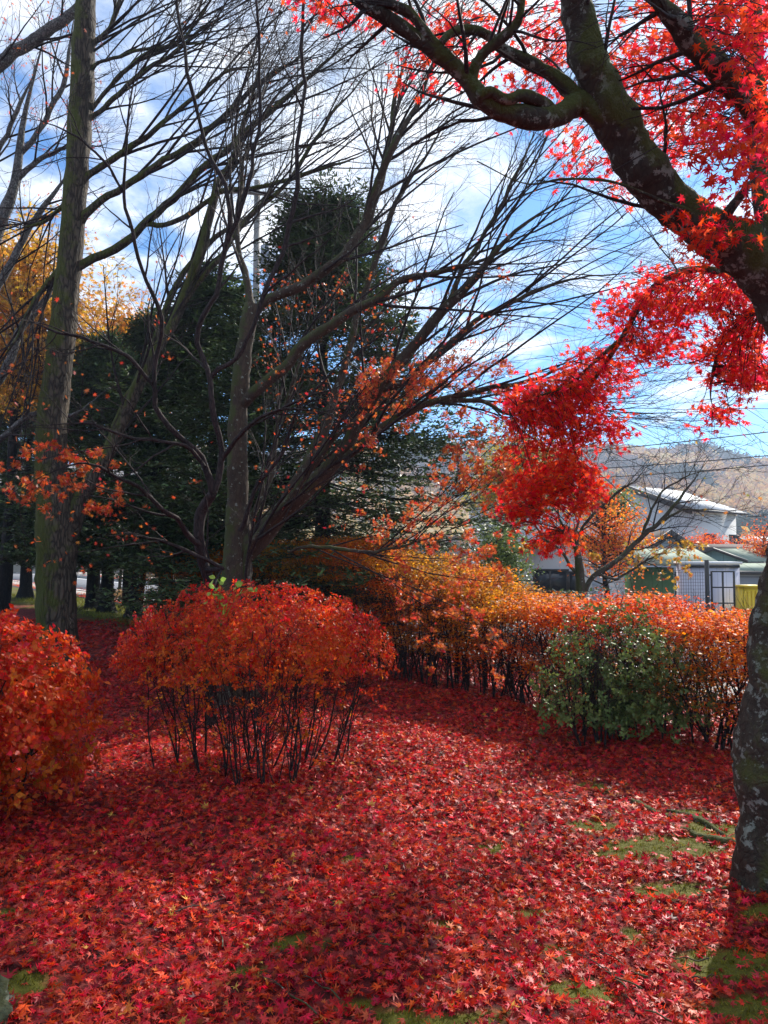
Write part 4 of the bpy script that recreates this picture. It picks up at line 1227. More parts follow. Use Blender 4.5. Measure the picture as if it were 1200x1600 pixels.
# ------------------------------------------------------------------ hedge and bushes
def hedge():
    t_a, t_b = -12.2, 7.5          # along the road direction
    S0 = 6.25
    c0 = RN * S0
    root = thing('hedge', 'long clipped hedge of orange and red leaves on bare dark stems', 'hedge', (0.0, 10.0, 0))

    def top(t):
        return 1.28 + 0.40 * (1 - sst(-6.5, -1.0, t)) - 0.05 * sst(-1, 3, t) - 0.2 * (1 - sst(-12.5, -9, t)) + 0.05 * np.sin(t * 2.7) + 0.04 * np.sin(t * 6.1 + 1)

    # t along: (0.3,9.2)->t=-7.0 ; (3.05,6.4)->t=-3.1
    def topz(t):
        # right end lower, left part higher
        return 1.11 + 0.64 * (1 - sst(-8.6, -4.6, t)) - 0.16 * (1 - sst(-13.5, -10.5, t)) + 0.06 * np.sin(t * 2.7) + 0.05 * np.sin(t * 6.1 + 1) + 0.03 * np.sin(t * 13)
    t_a, t_b = -15.5, 1.5
    # stems
    st = []
    for t in np.arange(t_a, t_b, 0.075):
        for row in (-0.3, 0.0, 0.3):
            tt = t + rng.normal(0, 0.06)
            ss = S0 + row + rng.normal(0, 0.08)
            b = RT * tt + RN * ss
            h = float(topz(tt)) * rng.uniform(0.7, 0.92)
            lean = rng.normal(0, 0.22, 2)
            pts = [np.array([b[0], b[1], -0.05])]
            for k in (0.3, 0.6, 1.0):
                q = b + lean * k + rng.normal(0, 0.035, 2)
                pts.append(np.array([q[0], q[1], h * k]))
            st.append(crspline(pts, 10))
    st = np.array(st)
    sr = np.tile(np.linspace(1.0, 0.35, 10), (len(st), 1)) * rng.uniform(0.007, 0.014, len(st))[:, None]
    a, ar = kids(st, sr, 8, 0.1, 1, (30, 75), (0.25, 0.7), 7, (0, 0, 1), 0.07, 0.18, 0.5, 0.003)
    b, br = kids(a, ar, 4, 0.2, 1, (25, 55), (0.1, 0.3), 5, (0, 0, 1), 0.05, 0.15, 0.6, 0.002)
    V, F = tube_parts([(st, sr, 6), (a, ar, 4), (b, br, 3)])
    build('stems'.replace('stems', 'stem'), V, F, B_twig, root, smooth=True)
    # foliage pads
    npad = 17000
    t = rng.uniform(t_a, t_b, npad)
    tz = topz(t)
    # cross section: rounded box, leaves near the skin
    ang = rng.uniform(0, 2 * math.pi, npad)
    k = rng.random(npad) ** 0.35
    sx = np.sign(np.cos(ang)) * np.abs(np.cos(ang)) ** 0.6 * 0.60 * k
    hz = 0.5 * (np.sign(np.sin(ang)) * np.abs(np.sin(ang)) ** 0.6 * k + 1)
    zlo = 0.20 - 0.10 * sst(-5.4, -4.4, t) + 0.12 * np.sin(t * 3.3) + 0.08 * np.sin(t * 9.0) + 0.10 * sst(-8.5, -6.5, t) * (1 - sst(-5.2, -4.6, t))
    zlo = np.where(t < -8, 0.30, zlo)
    z = zlo + (tz - zlo) * hz
    # thinner lower down
    keep = rng.random(npad) < 0.34 + 0.75 * hz
    patch = np.sin(t * 5.1 + 3 * np.sin(z * 6)) * np.sin(z * 9 + 2 * np.sin(t * 3.1))
    keep &= ~((patch > 0.28) & (hz < 0.85) & (rng.random(npad) < 0.88))
    t, sx, z, hz = t[keep], sx[keep], z[keep], hz[keep]
    c = RT[None] * t[:, None] + RN[None] * (S0 + sx)[:, None]
    c = np.c_[c, z]
    per = 26
    n = len(c) * per
    idx = np.repeat(np.arange(len(c)), per)
    pos = c[idx] + rng.normal(size=(n, 3)) * [0.11, 0.11, 0.017]
    # colour along the hedge: yellow orange at the crest on the left, redder and darker to the right and below
    rd = sst(-5.6, -3.4, t)
    tint = 0.32 + 0.32 * rd * hz + 0.10 * (1 - hz) - 0.30 * rd * (1 - hz) + 0.14 * np.sin(t * 2.2 + 1.5 * np.sin(z * 5)) + rng.normal(0, 0.07, len(t))
    tt = np.clip(tint[idx] + rng.normal(0, 0.05, n), 0, 1)
    nr = unit(rng.normal(size=(n, 3)) * 0.45 + [0, 0, 1])
    V, F, T = leaves(RHOMB, pos, nr, rng.uniform(0, 6.28, n), 0.036 * rng.uniform(0.7, 1.25, n), tt)
    build('foliage', V, F, L_hedge, root, tint=T)


hedge()


def bush(name, label, cat, c, r, top, zlo, n_clump, per, size, mat, tint_fn, tpl=OVAL, stems=26, stem_r=0.011, whorl=True, low=0.25, kr=0.4, stem_z=0.62, base_spread=0.6, skirt=0.35):
    root = thing(name, label, cat, (c[0], c[1], 0))
    cx_, cy_ = c
    rx, ry = r
    st = []
    for i in range(stems):
        a = rng.uniform(0, 6.28)
        q = math.sqrt(rng.random()) * base_spread
        b = np.array([cx_ + rx * q * math.cos(a), cy_ + ry * q * math.sin(a)])
        for m in range(rng.integers(1, 4)):
            out = np.array([math.cos(a), math.sin(a)]) * rng.uniform(0.0, 0.3) * rx + rng.normal(0, 0.08, 2)
            h = top * rng.uniform(0.6, 0.85)
            pts = [np.array([b[0], b[1], -0.04])]
            for k in (0.25, 0.6, 1.0):
                w_ = b + out * k + rng.normal(0, 0.03, 2)
                pts.append(np.array([w_[0], w_[1], h * k]))
            st.append(crspline(pts, 10))
    st = np.array(st)
    sr = np.tile(np.linspace(1.0, 0.35, 10), (len(st), 1)) * rng.uniform(0.6, 1.3, len(st))[:, None] * stem_r
    a, ar = kids(st, sr, 8, 0.15, 1, (35, 75), (0.18, 0.5), 7, (0, 0, 1), 0.07, 0.2, 0.5, 0.003)
    b, br = kids(a, ar, 5, 0.2, 1, (30, 65), (0.08, 0.22), 5, (0, 0, 1), 0.05, 0.22, 0.6, 0.0018)
    V, F = tube_parts([(st, sr, 7), (a, ar, 4), (b, br, 3)])
    build('stem', V, F, B_twig, root, smooth=True)
    # clumps on a dome
    m = n_clump
    u = rdir(m)
    u[:, 2] = np.abs(u[:, 2])
    k = rng.random(m) ** kr
    low_ = rng.random(m) < low
    zz_ = zlo + (top - zlo) * np.abs(u[:, 2]) ** 0.95 * k
    x = cx_ + u[:, 0] / np.maximum(np.hypot(u[:, 0], u[:, 1]), 1e-6) * rx * np.hypot(u[:, 0], u[:, 1]) ** 0.85 * k
    y = cy_ + u[:, 1] / np.maximum(np.hypot(u[:, 0], u[:, 1]), 1e-6) * ry * np.hypot(u[:, 0], u[:, 1]) ** 0.85 * k
    # sparse skirt below the dome
    zz_ = np.where(low_, rng.uniform(0.12, zlo + 0.1, m), zz_)
    keep = ~low_ | (rng.random(m) < skirt)
    lump = np.array([fbm((x[i] * 1.0, y[i], zz_[i]), 3.2) for i in range(m)])
    keep &= (lump > -0.26) | (rng.random(m) < 0.25)
    x, y, zz_, k, lump = x[keep], y[keep], zz_[keep] + 0.05 * lump[keep], k[keep], lump[keep]
    cl = np.c_[x, y, zz_]
    M = len(cl)
    outn = unit(np.c_[(x - cx_) / rx, (y - cy_) / ry, (zz_ - zlo * 0.6) / top] + rng.normal(size=(M, 3)) * 0.4)
    idx = np.repeat(np.arange(M), per)
    n = M * per
    if whorl:
        # leaves radiate from the tip of each shoot
        ang = np.tile(np.arange(per) * 2.4, M) + rng.uniform(0, 6.28, M)[idx]
        ax = outn[idx]
        ref = np.tile([0.3, 0.2, 0.93], (n, 1))
        a1 = unit(np.cross(ax, ref))
        a2 = np.cross(ax, a1)
        rad = a1 * np.cos(ang)[:, None] + a2 * np.sin(ang)[:, None]
        hd = unit(rad + ax * rng.uniform(0.1, 0.7, n)[:, None])
        pos = cl[idx] + hd * size * 0.15 + rng.normal(size=(n, 3)) * size * 0.35
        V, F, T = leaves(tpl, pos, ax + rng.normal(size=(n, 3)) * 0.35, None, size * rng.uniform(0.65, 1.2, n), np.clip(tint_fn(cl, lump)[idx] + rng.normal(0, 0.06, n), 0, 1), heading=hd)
    build('foliage', V, F, mat, root, tint=T)
    return root


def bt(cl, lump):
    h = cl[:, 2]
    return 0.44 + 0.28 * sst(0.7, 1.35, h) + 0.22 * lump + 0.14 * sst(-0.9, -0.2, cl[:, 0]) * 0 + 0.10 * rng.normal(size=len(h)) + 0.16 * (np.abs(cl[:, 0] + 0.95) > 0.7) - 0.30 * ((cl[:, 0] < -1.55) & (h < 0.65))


gc = G(405, 1190)
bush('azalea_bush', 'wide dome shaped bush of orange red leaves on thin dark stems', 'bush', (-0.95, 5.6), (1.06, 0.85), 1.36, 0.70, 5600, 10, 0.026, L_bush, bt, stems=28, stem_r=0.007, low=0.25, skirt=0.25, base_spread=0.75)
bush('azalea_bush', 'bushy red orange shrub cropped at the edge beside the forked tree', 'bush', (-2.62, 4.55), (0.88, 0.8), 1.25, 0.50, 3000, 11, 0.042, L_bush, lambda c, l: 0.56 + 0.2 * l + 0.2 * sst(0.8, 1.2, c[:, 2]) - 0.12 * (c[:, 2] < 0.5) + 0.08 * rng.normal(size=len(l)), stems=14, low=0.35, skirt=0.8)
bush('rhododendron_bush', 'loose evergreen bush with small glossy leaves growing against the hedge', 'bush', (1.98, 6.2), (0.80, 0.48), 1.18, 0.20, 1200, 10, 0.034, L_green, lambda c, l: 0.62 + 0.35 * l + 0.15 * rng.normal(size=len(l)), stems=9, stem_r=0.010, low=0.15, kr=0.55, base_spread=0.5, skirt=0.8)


def sprig():
    b = P(345, 925, 5.3)
    root = thing('green_sprig', 'light green sprig of rounded leaves poking out of the round bush', 'sprig', (b[0], b[1], b[2] - 0.25))
    st = []
    tipp = [(340, 905), (372, 918), (395, 922), (330, 915), (352, 945), (325, 935)]
    for px, py in tipp:
        q = P(px, py, 5.25)
        st.append(crspline([b - [0, 0, 0.25], (b + q) / 2 + [0.01, 0, -0.03], q], 8))
    V, F = tube_parts([(np.array(st), np.full((len(st), 8), 0.0025), 5)])
    build('stem', V, F, L_sprig, root, tint=np.zeros(len(V)))
    pos = np.vstack([s[[4, 5, 6, 7, 7]] for s in st])
    n = len(pos)
    tp = (np.array([(0, 0, 0), (-0.3, 0.25, 0.05), (0.3, 0.25, 0.05), (-0.36, 0.6, 0.05), (0.36, 0.6, 0.05), (0, 1, -0.05)]), np.array([(0, 2, 1), (1, 2, 4), (1, 4, 3), (3, 4, 5)]))
    V, F, T = leaves(tp, pos + rng.normal(size=(n, 3)) * 0.01, rdir(n, 0.6), None, rng.uniform(0.04, 0.06, n), rng.random(n), heading=rdir(n, 0.3))
    build('leaves'.replace('leaves', 'foliage'), V, F, L_sprig, root, tint=T)


sprig()


# ------------------------------------------------------------------ roots and stone
def root_obj(spec, label):
    pts = []
    for px, py, r in spec:
        g = G(px, py)
        g[2] = float(H(g[0], g[1]))
        pts.append([g[0], g[1], g[2] + r * 0.35, r])
    q = crspline(pts, 36)
    q[0, 2] -= 0.05
    q[-1, 2] -= 0.05
    V, F = tubes(q[None, :, :3], np.maximum(q[None, :, 3], 0.004), 12)
    c = np.repeat(q[:, :3], 12, axis=0)
    d = V - c
    for i in range(len(V)):
        V[i] += d[i] * fbm(V[i], 14) * 0.5
    o = build('tree_root', V, [F], B_red, None, smooth=True, origin=tuple(q[0, :3]))
    tag(o, label, 'root', 'roots surfacing near the mossy maple')


root_obj([(975, 1240, 0.010), (1000, 1254, 0.022), (1030, 1272, 0.020), (1072, 1285, 0.01)], 'thin exposed root farthest from the mossy trunk')
root_obj([(1045, 1290, 0.01), (1080, 1310, 0.024), (1110, 1318, 0.022), (1148, 1320, 0.03)], 'stout dark root curving over the moss patch')
root_obj([(1035, 1262, 0.008), (1065, 1272, 0.018), (1100, 1290, 0.022), (1140, 1312, 0.01)], 'short root between the moss patch and the lit leaves')
root_obj([(1065, 1402, 0.006), (1100, 1392, 0.012), (1135, 1386, 0.013), (1175, 1385, 0.018)], 'slim root lying at the foot of the mossy trunk')


def sticks():
    for i in range(16):
        if i < 12:
            g = G(rng.uniform(150, 1150), rng.uniform(1150, 1580))
        else:
            g = G(rng.uniform(850, 1150), rng.uniform(1250, 1560))
        a = rng.uniform(0, 3.14)
        L = rng.uniform(0.10, 0.32)
        n = 12
        sx = np.linspace(-0.5, 0.5, n) * L
        bend = rng.normal(0, 0.12) * (sx / L) ** 2 * L * 4
        px = g[0] + sx * math.cos(a) - bend * math.sin(a) * 0.5
        py = g[1] + sx * math.sin(a) + bend * math.cos(a) * 0.5
        pz = H(px, py) + 0.030 + 0.006 * np.sin(np.arange(n) + i)
        p = np.c_[px, py, pz][None]
        rr = np.linspace(0.0035, 0.0015, n)[None]
        b, br = kids(p, rr, 3, 0.3, 0.9, (25, 45), (L * 0.25, L * 0.5), 5, (0, 0, 0), 0, 0.1, 0.6, 0.001)
        b[..., 2] = np.clip(b[..., 2], g[2] + 0.012, None)
        V, F = tube_parts([(p, rr, 6), (b, br, 4)])
        o = build('fallen_twig', V, F, B_maple, None, smooth=True, origin=(g[0], g[1], 0))
        tag(o, 'thin forked bare twig lying loose on the fallen leaves', 'twig', 'twigs lying on the fallen leaves')


sticks()


def stone():
    c = G(-48, 1602)
    bm = []
    n, m = 40, 24
    V = []
    for j in range(m):
        th = math.pi * j / (m - 1)
        for i in range(n):
            ph = 2 * math.pi * i / n
            d = np.array([math.sin(th) * math.cos(ph), math.sin(th) * math.sin(ph), math.cos(th)])
            k = 1 + 0.30 * fbm(d + 3, 1.4) + 0.07 * fbm(d + 9, 5.0)
            V.append(c + d * k * np.array([0.15, 0.14, 0.11]) + [0, 0, 0.02])
    F = []
    for j in range(m - 1):
        for i in range(n):
            F.append((j * n + i, (j + 1) * n + i, (j + 1) * n + (i + 1) % n, j * n + (i + 1) % n))
    st = barkmat('mossy_stone', (0.08, 0.08, 0.07), (0.24, 0.23, 0.2), 0.5, moss=0.8, lichen=1.0, stretch=1.0, bump=0.4, mside=(0, 0, 1), mosscol=(0.035, 0.042, 0.010))
    o = build('stone', np.array(V), np.array(F), st, None, smooth=True, origin=tuple(c))
    tag(o, 'mossy lichen spotted stone half buried in the leaves', 'stone')


stone()

# ------------------------------------------------------------------ buildings
M_white = plain('white_render', (0.72, 0.73, 0.74), 0.8, 0.08, 0.7, bump=0.1)
M_siding = plain('pale_siding', (0.62, 0.66, 0.74), 0.6, 0.07, 0.7, lines=('z', 0.45, 0.8))
M_grey = plain('grey_panel_wall', (0.36, 0.38, 0.43), 0.7, 0.1, 0.6, lines=('z', 0.6, 0.7))
M_roofw = plain('pale_metal_roof', (0.40, 0.41, 0.43), 0.7, 0.15, 0.8, lines=('xy', 0.45, 0.6, 0.77, 0.64), spec=0.2)
M_roofb = plain('brown_tile_roof', (0.10, 0.08, 0.075), 0.85, 0.2, 1.0, spec=0.1, lines=('xy', 0.35, 0.7, 0.9, 0.4))
M_roofg = plain('sage_metal_roof', (0.27, 0.32, 0.26), 0.85, 0.2, 1.5, spec=0.05, lines=('xy', 0.4, 0.8, 1.0, 0.0))
M_darktrim = plain('dark_trim', (0.05, 0.045, 0.045), 0.5, 0.1)
M_green = plain('dark_green_board', (0.06, 0.13, 0.045), 0.7, 0.2, 2.0, lines=('xy', 0.3, 0.7, 1.0, 0.0))
M_teal = plain('faded_teal_board', (0.20, 0.33, 0.33), 0.7, 0.2, 2.0, lines=('xy', 0.25, 0.7, 1.0, 0.1))
M_lav = plain('storage_panel', (0.58, 0.58, 0.68), 0.5, 0.06, 1.0, lines=('xy', 0.22, 0.5, 1.0, 0.0))
M_black = plain('black_metal', (0.02, 0.02, 0.022), 0.4, 0.1)
M_yellow = plain('yellow_paint', (0.75, 0.52, 0.02), 0.4, 0.08)
M_tan = plain('tan_wall', (0.33, 0.27, 0.21), 0.8, 0.12, 1.0)
M_pole = plain('weathered_pole', (0.20, 0.19, 0.18), 0.85, 0.2, 3.0, bump=0.2)
mg, ngt = newmat('window_glass')
pg = N(ngt, 'ShaderNodeBsdfPrincipled', i_Roughness=0.08)
pg.inputs['Base Color'].default_value = (0.03, 0.035, 0.045, 1)
og = N(ngt, 'ShaderNodeOutputMaterial')
ngt.links.new(pg.outputs[0], og.inputs[0])
M_glass = mg


def house(name, label, apex, ang, half_l, half_r, length, slope, zg, wallm, roofm, windows=(), over=0.35, trim=M_darktrim, cat='house', th=0.16, bd=0.3):
    """gable house. apex: ridge point at the near gable. ang: compass of the ridge seen from above (0 = +x), running away from the near gable.
    half_l / half_r: plan width left and right of the ridge seen along the ridge; windows: (face, u, z, w, h)"""
    apex = np.array(apex, float)
    r = np.array([math.cos(ang), math.sin(ang), 0])
    s = np.array([r[1], -r[0], 0])          # to the right of the ridge direction
    tn = math.tan(slope)
    zR = apex[2] - half_r * tn
    zL = apex[2] - half_l * tn
    base = apex + r * length / 2
    root = thing(name, label, cat, (base[0], base[1], zg))
    mb = MB()
    top = apex[2] - th
    nr_ = apex + s * half_r
    nl = apex - s * half_l

    def pt(u, v, z):
        p = apex + r * u + s * v
        return np.array([p[0], p[1], z])
    V = []
    for u in (0, length):
        V += [pt(u, -half_l, zg - 0.3), pt(u, half_r, zg - 0.3), pt(u, half_r, zR - th), pt(u, 0, top), pt(u, -half_l, zL - th)]
    mb.add(V, [np.array([[0, 1, 2, 3, 4]]), np.array([[9, 8, 7, 6, 5]]), np.array([[0, 4, 9, 5], [1, 6, 7, 2]])])
    mb.build('wall', wallm, root)
    rf = MB()
    o = over
    rf.slab([pt(-o, 0.0, apex[2]), pt(length + o, 0.0, apex[2]), pt(length + o, half_r + o, zR - o * tn), pt(-o, half_r + o, zR - o * tn)], th * 0.9)
    rf.slab([pt(-o, -0.003, apex[2]), pt(length + o, -0.003, apex[2]), pt(length + o, -half_l - o, zL - o * tn), pt(-o, -half_l - o, zL - o * tn)], th * 0.9)
    roof = rf.build('roof', roofm, root)
    for v, z in ((half_r + o + 0.05, zR - o * tn - 0.08), (-half_l - o - 0.05, zL - o * tn - 0.08)):
        MB().tube([pt(-o, v, z), pt(length + o, v, z)], 0.06 if over > 0.1 else 0.035, 8).build('gutter', trim, root)
    bb = MB()
    for v, z in ((half_r + o, zR - o * tn), (-half_l - o, zL - o * tn)):
        a, b = pt(-o - 0.05, 0, apex[2] + 0.03), pt(-o - 0.05, v, z + 0.03)
        dn = np.array([0, 0, -bd])
        w_ = r * 0.045
        q = np.array([a, b, b + dn, a + dn])
        bb.add(np.vstack([q - w_, q + w_]), [np.array([[0, 1, 2, 3], [7, 6, 5, 4], [0, 4, 5, 1], [1, 5, 6, 2], [2, 6, 7, 3], [3, 7, 4, 0]])])
    bb.build('bargeboard', trim, root)
    for face, uu, zz0, ww, hh in windows:
        if face == 'gable':
            c = pt(-0.02, uu, zz0)
            axis = s
            nn = -r
        else:
            c = pt(uu, half_r + 0.02, zz0)
            axis = r
            nn = s
        rz = math.atan2(axis[1], axis[0])
        fr = MB()
        for dx, dz, sx_, sz_ in ((0, hh / 2, ww + 0.12, 0.07), (0, -hh / 2, ww + 0.12, 0.07), (-ww / 2, 0, 0.07, hh - 0.07), (ww / 2, 0, 0.07, hh - 0.07), (0, 0, 0.05, hh - 0.07)):
            fr.box(c + axis * dx + [0, 0, dz] + nn * 0.02, (sx_, 0.09, sz_), rz)
        f = fr.build('window', M_darktrim, root)
        MB().box(c + nn * 0.0, (ww, 0.03, hh), rz).build('pane', M_glass, f)
    return root


D = 38.0
house('white_house', 'white two-storey gable house with pale sunlit roof below the wooded hill', P(984, 759, D), math.radians(40), 2.4, 3.15, 4.9, math.radians(21), -1.8, M_white, M_roofw,
      [('gable', 0.9, 2.0, 0.9, 0.8), ('gable', -1.2, 3.3, 0.9, 1.0), ('side', 4.6, 1.9, 1.0, 1.0), ('side', 2.0, 1.9, 1.0, 1.0), ('gable', 2.6, 0.3, 1.0, 1.0)])
house('blue_house', 'pale blue gable house with brown tiled roof right of the bare tree', P(1040, 829, 30), math.radians(97), 1.9, 0.85, 3.0, math.radians(32), -1.7, M_siding, M_roofb,
      [('gable', -0.9, -0.3, 0.7, 0.8)])
house('small_house', 'low house with dark tiled gable and dark windows under the red spray', P(884, 822, 26), math.radians(75), 1.55, 0.75, 4.0, math.radians(27), -1.0, M_white, M_roofb,
      [('gable', -0.55, 0.55, 1.15, 0.75), ('gable', 0.3, 0.5, 0.45, 0.7)])
house('grey_house', 'grey panelled building with pale roof behind the green shrub', P(845, 752, 34), math.radians(92), 2.6, 2.1, 5.0, math.radians(14), -1.6, M_siding, M_roofw,
      [('gable', -1.6, 2.4, 0.8, 0.9), ('gable', 0.6, 1.0, 0.9, 0.8)])
house('pale_house', 'pale house with white sunlit roof slope between the spray and the orange maple', P(905, 780, 42), math.radians(55), 3.0, 3.4, 5.0, math.radians(24), -1.7, M_white, M_roofw,
      [('gable', 0.6, 1.2, 0.9, 0.8)])
house('teal_shed', 'faded teal gabled shed with sage green metal roof', P(1117, 857, 26), math.radians(40), 0.9, 1.1, 3.4, math.radians(20), -1.7, M_teal, M_roofg, [], over=0.07, cat='shed', th=0.07, bd=0.09)
house('brown_house', 'long low building with brown ridge behind the teal shed', P(1060, 850, 31), math.radians(2), 1.2, 1.2, 5.2, math.radians(10), -1.7, M_tan, M_roofb, [('side', 1.5, 0.4, 0.9, 0.7)], over=0.2, cat='building', bd=0.16)
house('lean_to'.replace('lean_to', 'garden_shed'), 'low shed with sage roof and grey doors beside the mossy trunk', P(1190, 880, 23), math.radians(160), 0.6, 0.8, 2.0, math.radians(15), -1.6, M_grey, M_roofg, [], over=0.15, cat='shed')
house('flat_house', 'distant house with white roof behind the orange tree', P(1150, 838, 48), math.radians(30), 2.0, 2.2, 5.0, math.radians(16), -1.7, M_tan, M_roofw, [], over=0.3)
house('garage', 'long tan garage seen beyond the road between the fir trunks', P(330, 838, 56), math.radians(175), 3.0, 3.0, 16.0, math.radians(12), 0.0, M_tan, M_roofb, [('side', 3, 1.3, 2.2, 1.6), ('side', 8, 1.3, 2.2, 1.6), ('side', 12, 1.3, 2.2, 1.6)], cat='building')


def green_shed():
    c = P(1018, 880, 22)
    root = thing('green_shed', 'dark green boarded shed with flat sage roof behind the red hedge crest', 'shed', (c[0], c[1], -1.6))
    MB().box((c[0] + 0.05, c[1] + 0.4, -0.35), (1.2, 0.8, 2.9)).build('wall', M_green, root)
    d = MB().box((c[0] - 0.2, c[1] - 0.035, -0.5), (0.8, 0.05, 2.0)).build('door', M_green, root)
    MB().box((c[0] + 0.1, c[1] - 0.08, -0.4), (0.03, 0.04, 0.12)).build('handle', M_black, d)
    zr = P(0, 879, 22)[2]
    MB().slab([(c[0] - 0.62, c[1] - 0.35, zr), (c[0] + 1.9, c[1] - 0.35, zr), (c[0] + 2.4, c[1] + 2.6, zr + 0.42), (c[0] + 0.35, c[1] + 2.6, zr + 0.42)], 0.08).build('roof', M_roofg, root)
    return root


green_shed()


def storage_shed():
    D = 19.0
    a = P(1069, 880, D)
    m_ = P(1106, 880, D)
    b = P(1155, 880, D)
    zt = P(0, 882, D)[2]
    root = thing('storage_shed', 'white box shaped storage shed with dark roof edge beside the black gate', 'shed', (m_[0], D + 0.6, -1.4))
    zc, hh = (zt - 1.5) / 2, zt + 1.5
    MB().box(((a[0] + b[0]) / 2, D + 0.27, zc), (b[0] - a[0], 0.54, hh)).build('wall', M_lav, root)
    MB().box(((a[0] + b[0]) / 2, D + 0.27, zt + 0.035), (b[0] - a[0] + 0.10, 0.66, 0.07)).build('roof', M_white, root)
    MB().box(((a[0] + b[0]) / 2, D - 0.025, zt - 0.05), (b[0] - a[0] - 0.02, 0.05, 0.06)).build('fascia', M_black, root)
    dr = MB().box(((m_[0] + b[0]) / 2, D - 0.02, zc - 0.08), (b[0] - m_[0] - 0.12, 0.04, hh - 0.25)).build('door', M_lav, root)
    MB().box((m_[0] + 0.10, D - 0.06, zc + 0.2), (0.03, 0.04, 0.2)).build('handle', M_black, dr)
    return root


storage_shed()


def gate():
    D = 17.0
    pc = P(1104, 880, D)
    x0, x1 = P(1111, 880, D)[0], P(1146, 880, D)[0]
    zt = P(0, 893, D)[2]
    zp = P(0, 875, D)[2]
    root = thing('metal_gate', 'black metal gate frame hung on a tall black post', 'gate', (pc[0], D, -1.0))
    MB().tube([(pc[0], D, -1.2), (pc[0], D, zp)], 0.05, 12).build('post', M_black, root)
    g = MB()
    for z in (zt, zt - 0.36, zt - 0.72):
        g.box(((x0 + x1) / 2, D, z), (x1 - x0, 0.03, 0.03))
    for x in (x0, (x0 + x1) / 2, x1):
        g.box((x, D + 0.003, zt - 0.6), (0.034, 0.034, 1.23))
    g.build('gate_frame', M_black, root)
    for z in (zt - 0.08, zt - 0.65):
        MB().box(((pc[0] + x0) / 2, D, z), (x0 - pc[0], 0.025, 0.03)).build('hinge', M_black, root)
    # wire mesh fence to the left of the post
    fr = thing('wire_fence', 'dark wire mesh fence panel in front of the white storage shed', 'fence', (P(1080, 880, D)[0], D, -1.0))
    f = MB()
    xa, xb = P(1056, 880, D)[0], pc[0] - 0.06
    for x in np.arange(xa, xb, 0.055):
        f.box((x, D, (zt - 1.0) / 2), (0.006, 0.006, zt + 1.0))
    for z in np.arange(-1.0, zt, 0.075):
        f.box(((xa + xb) / 2, D + 0.006, z), (xb - xa, 0.006, 0.006))
    f.build('mesh_panel', M_black, fr)
    MB().box((xa - 0.02, D, (zt - 1.0) / 2), (0.035, 0.035, zt + 1.0)).build('post', M_black, fr)


gate()


def container():
    D = 18.0
    a, b = P(1159, 880, D), P(1190, 880, D)
    zt = P(0, 918, D)[2]
    root = thing('yellow_bin', 'bright yellow ribbed container beside the white storage shed', 'container', ((a[0] + b[0]) / 2, D + 0.5, -1.5))
    m = MB().box(((a[0] + b[0]) / 2, D + 0.2, (zt - 1.2) / 2), (b[0] - a[0], 0.36, zt + 1.2))
    for x in np.linspace(a[0] + 0.05, b[0] - 0.05, 5):
        m.box((x, D + 0.01, (zt - 1.2) / 2 - 0.03), (0.035, 0.05, zt + 1.1))
    m.build('body', M_yellow, root)
    MB().box(((a[0] + b[0]) / 2, D + 0.2, zt + 0.025), (b[0] - a[0] + 0.07, 0.44, 0.05)).build('rim', M_yellow, root)


container()


# ------------------------------------------------------------------ poles and wires
def pole(px, py, D, label, rx=0.13, arm=True):
    t = P(px, py, D)
    z0 = float(H(t[0], t[1]))
    root = thing('utility_pole', label, 'utility pole', (t[0], t[1], z0), 'utility poles')
    MB().tube([(t[0], t[1], z0 - 0.2), (t[0], t[1], t[2])], [rx * 1.15, rx * 0.85], 14).build('pole', M_pole, root)
    if arm:
        for z in (0.55,):
            MB().box((t[0] + 0.1, t[1] - 0.16, t[2] - z), (2.3, 0.1, 0.12), 0.15).build('crossarm', M_pole, root)
        for dx in (-0.9, -0.3, 0.5, 1.1):
            MB().tube([(t[0] + dx, t[1] - 0.16 + dx * 0.15, t[2] - 0.49), (t[0] + dx, t[1] - 0.16 + dx * 0.15, t[2] - 0.40), (t[0] + dx, t[1] - 0.16 + dx * 0.15, t[2] - 0.27)], [0.03, 0.07, 0.045], 10).build('insulator', M_white, root)
        MB().tube([(t[0] + 0.35, t[1], t[2] - 3.3), (t[0] + 0.35, t[1], t[2] - 2.5)], 0.2, 14).build('transformer', M_grey, root)
    return t


t1 = pole(402, 283, 27.0, 'weathered utility pole with crossarm rising behind the fir')
t2 = pole(614, 590, 44.0, 'distant utility pole glimpsed through the fir boughs', 0.12, arm=False)


def wire(a, b, sag, label, r=0.013):
    a, b = np.array(a), np.array(b)
    s = np.linspace(0, 1, 40)
    pts = a[None] * (1 - s)[:, None] + b[None] * s[:, None]
    pts[:, 2] -= sag * 4 * s * (1 - s)
    V, F = tubes(pts[None], np.full((1, 40), r), 6)
    o = build('power_line', V, [F], M_black, None, origin=tuple(a), smooth=True)
    tag(o, label, 'power line', 'power lines crossing above the houses')


wl = [((780, 715), (1320, 660), 24, 0.10, 'uppermost black cable in front of the hill'), ((780, 738), (1320, 700), 24, 0.12, 'second cable down, crossing the hill slope'), ((780, 752), (1320, 715), 24, 0.12, 'lowest cable just above the white house roof'),
      ((700, 560), (1320, 440), 30, 0.3, 'thin high cable highest against the blue sky'), ((700, 575), (1320, 470), 30, 0.3, 'thin cable just below the highest one in the sky'), ((700, 590), (1320, 520), 30, 0.3, 'thin cable midway between the sky wires and the hill'), ((700, 612), (1320, 560), 30, 0.3, 'thin cable lowest of the sky wires above the hill')]
for (a0, a1), (c0, c1), d, sg, lb in wl:
    wire(P(a0, a1, d + 6), P(c0, c1, d - 4), sg, lb, 0.016 if d == 24 else 0.011)
wire(t1 + [0, 0, -0.5], P(-200, 150, 30), 0.4, 'cable running from the crossarm pole behind the bare branches')


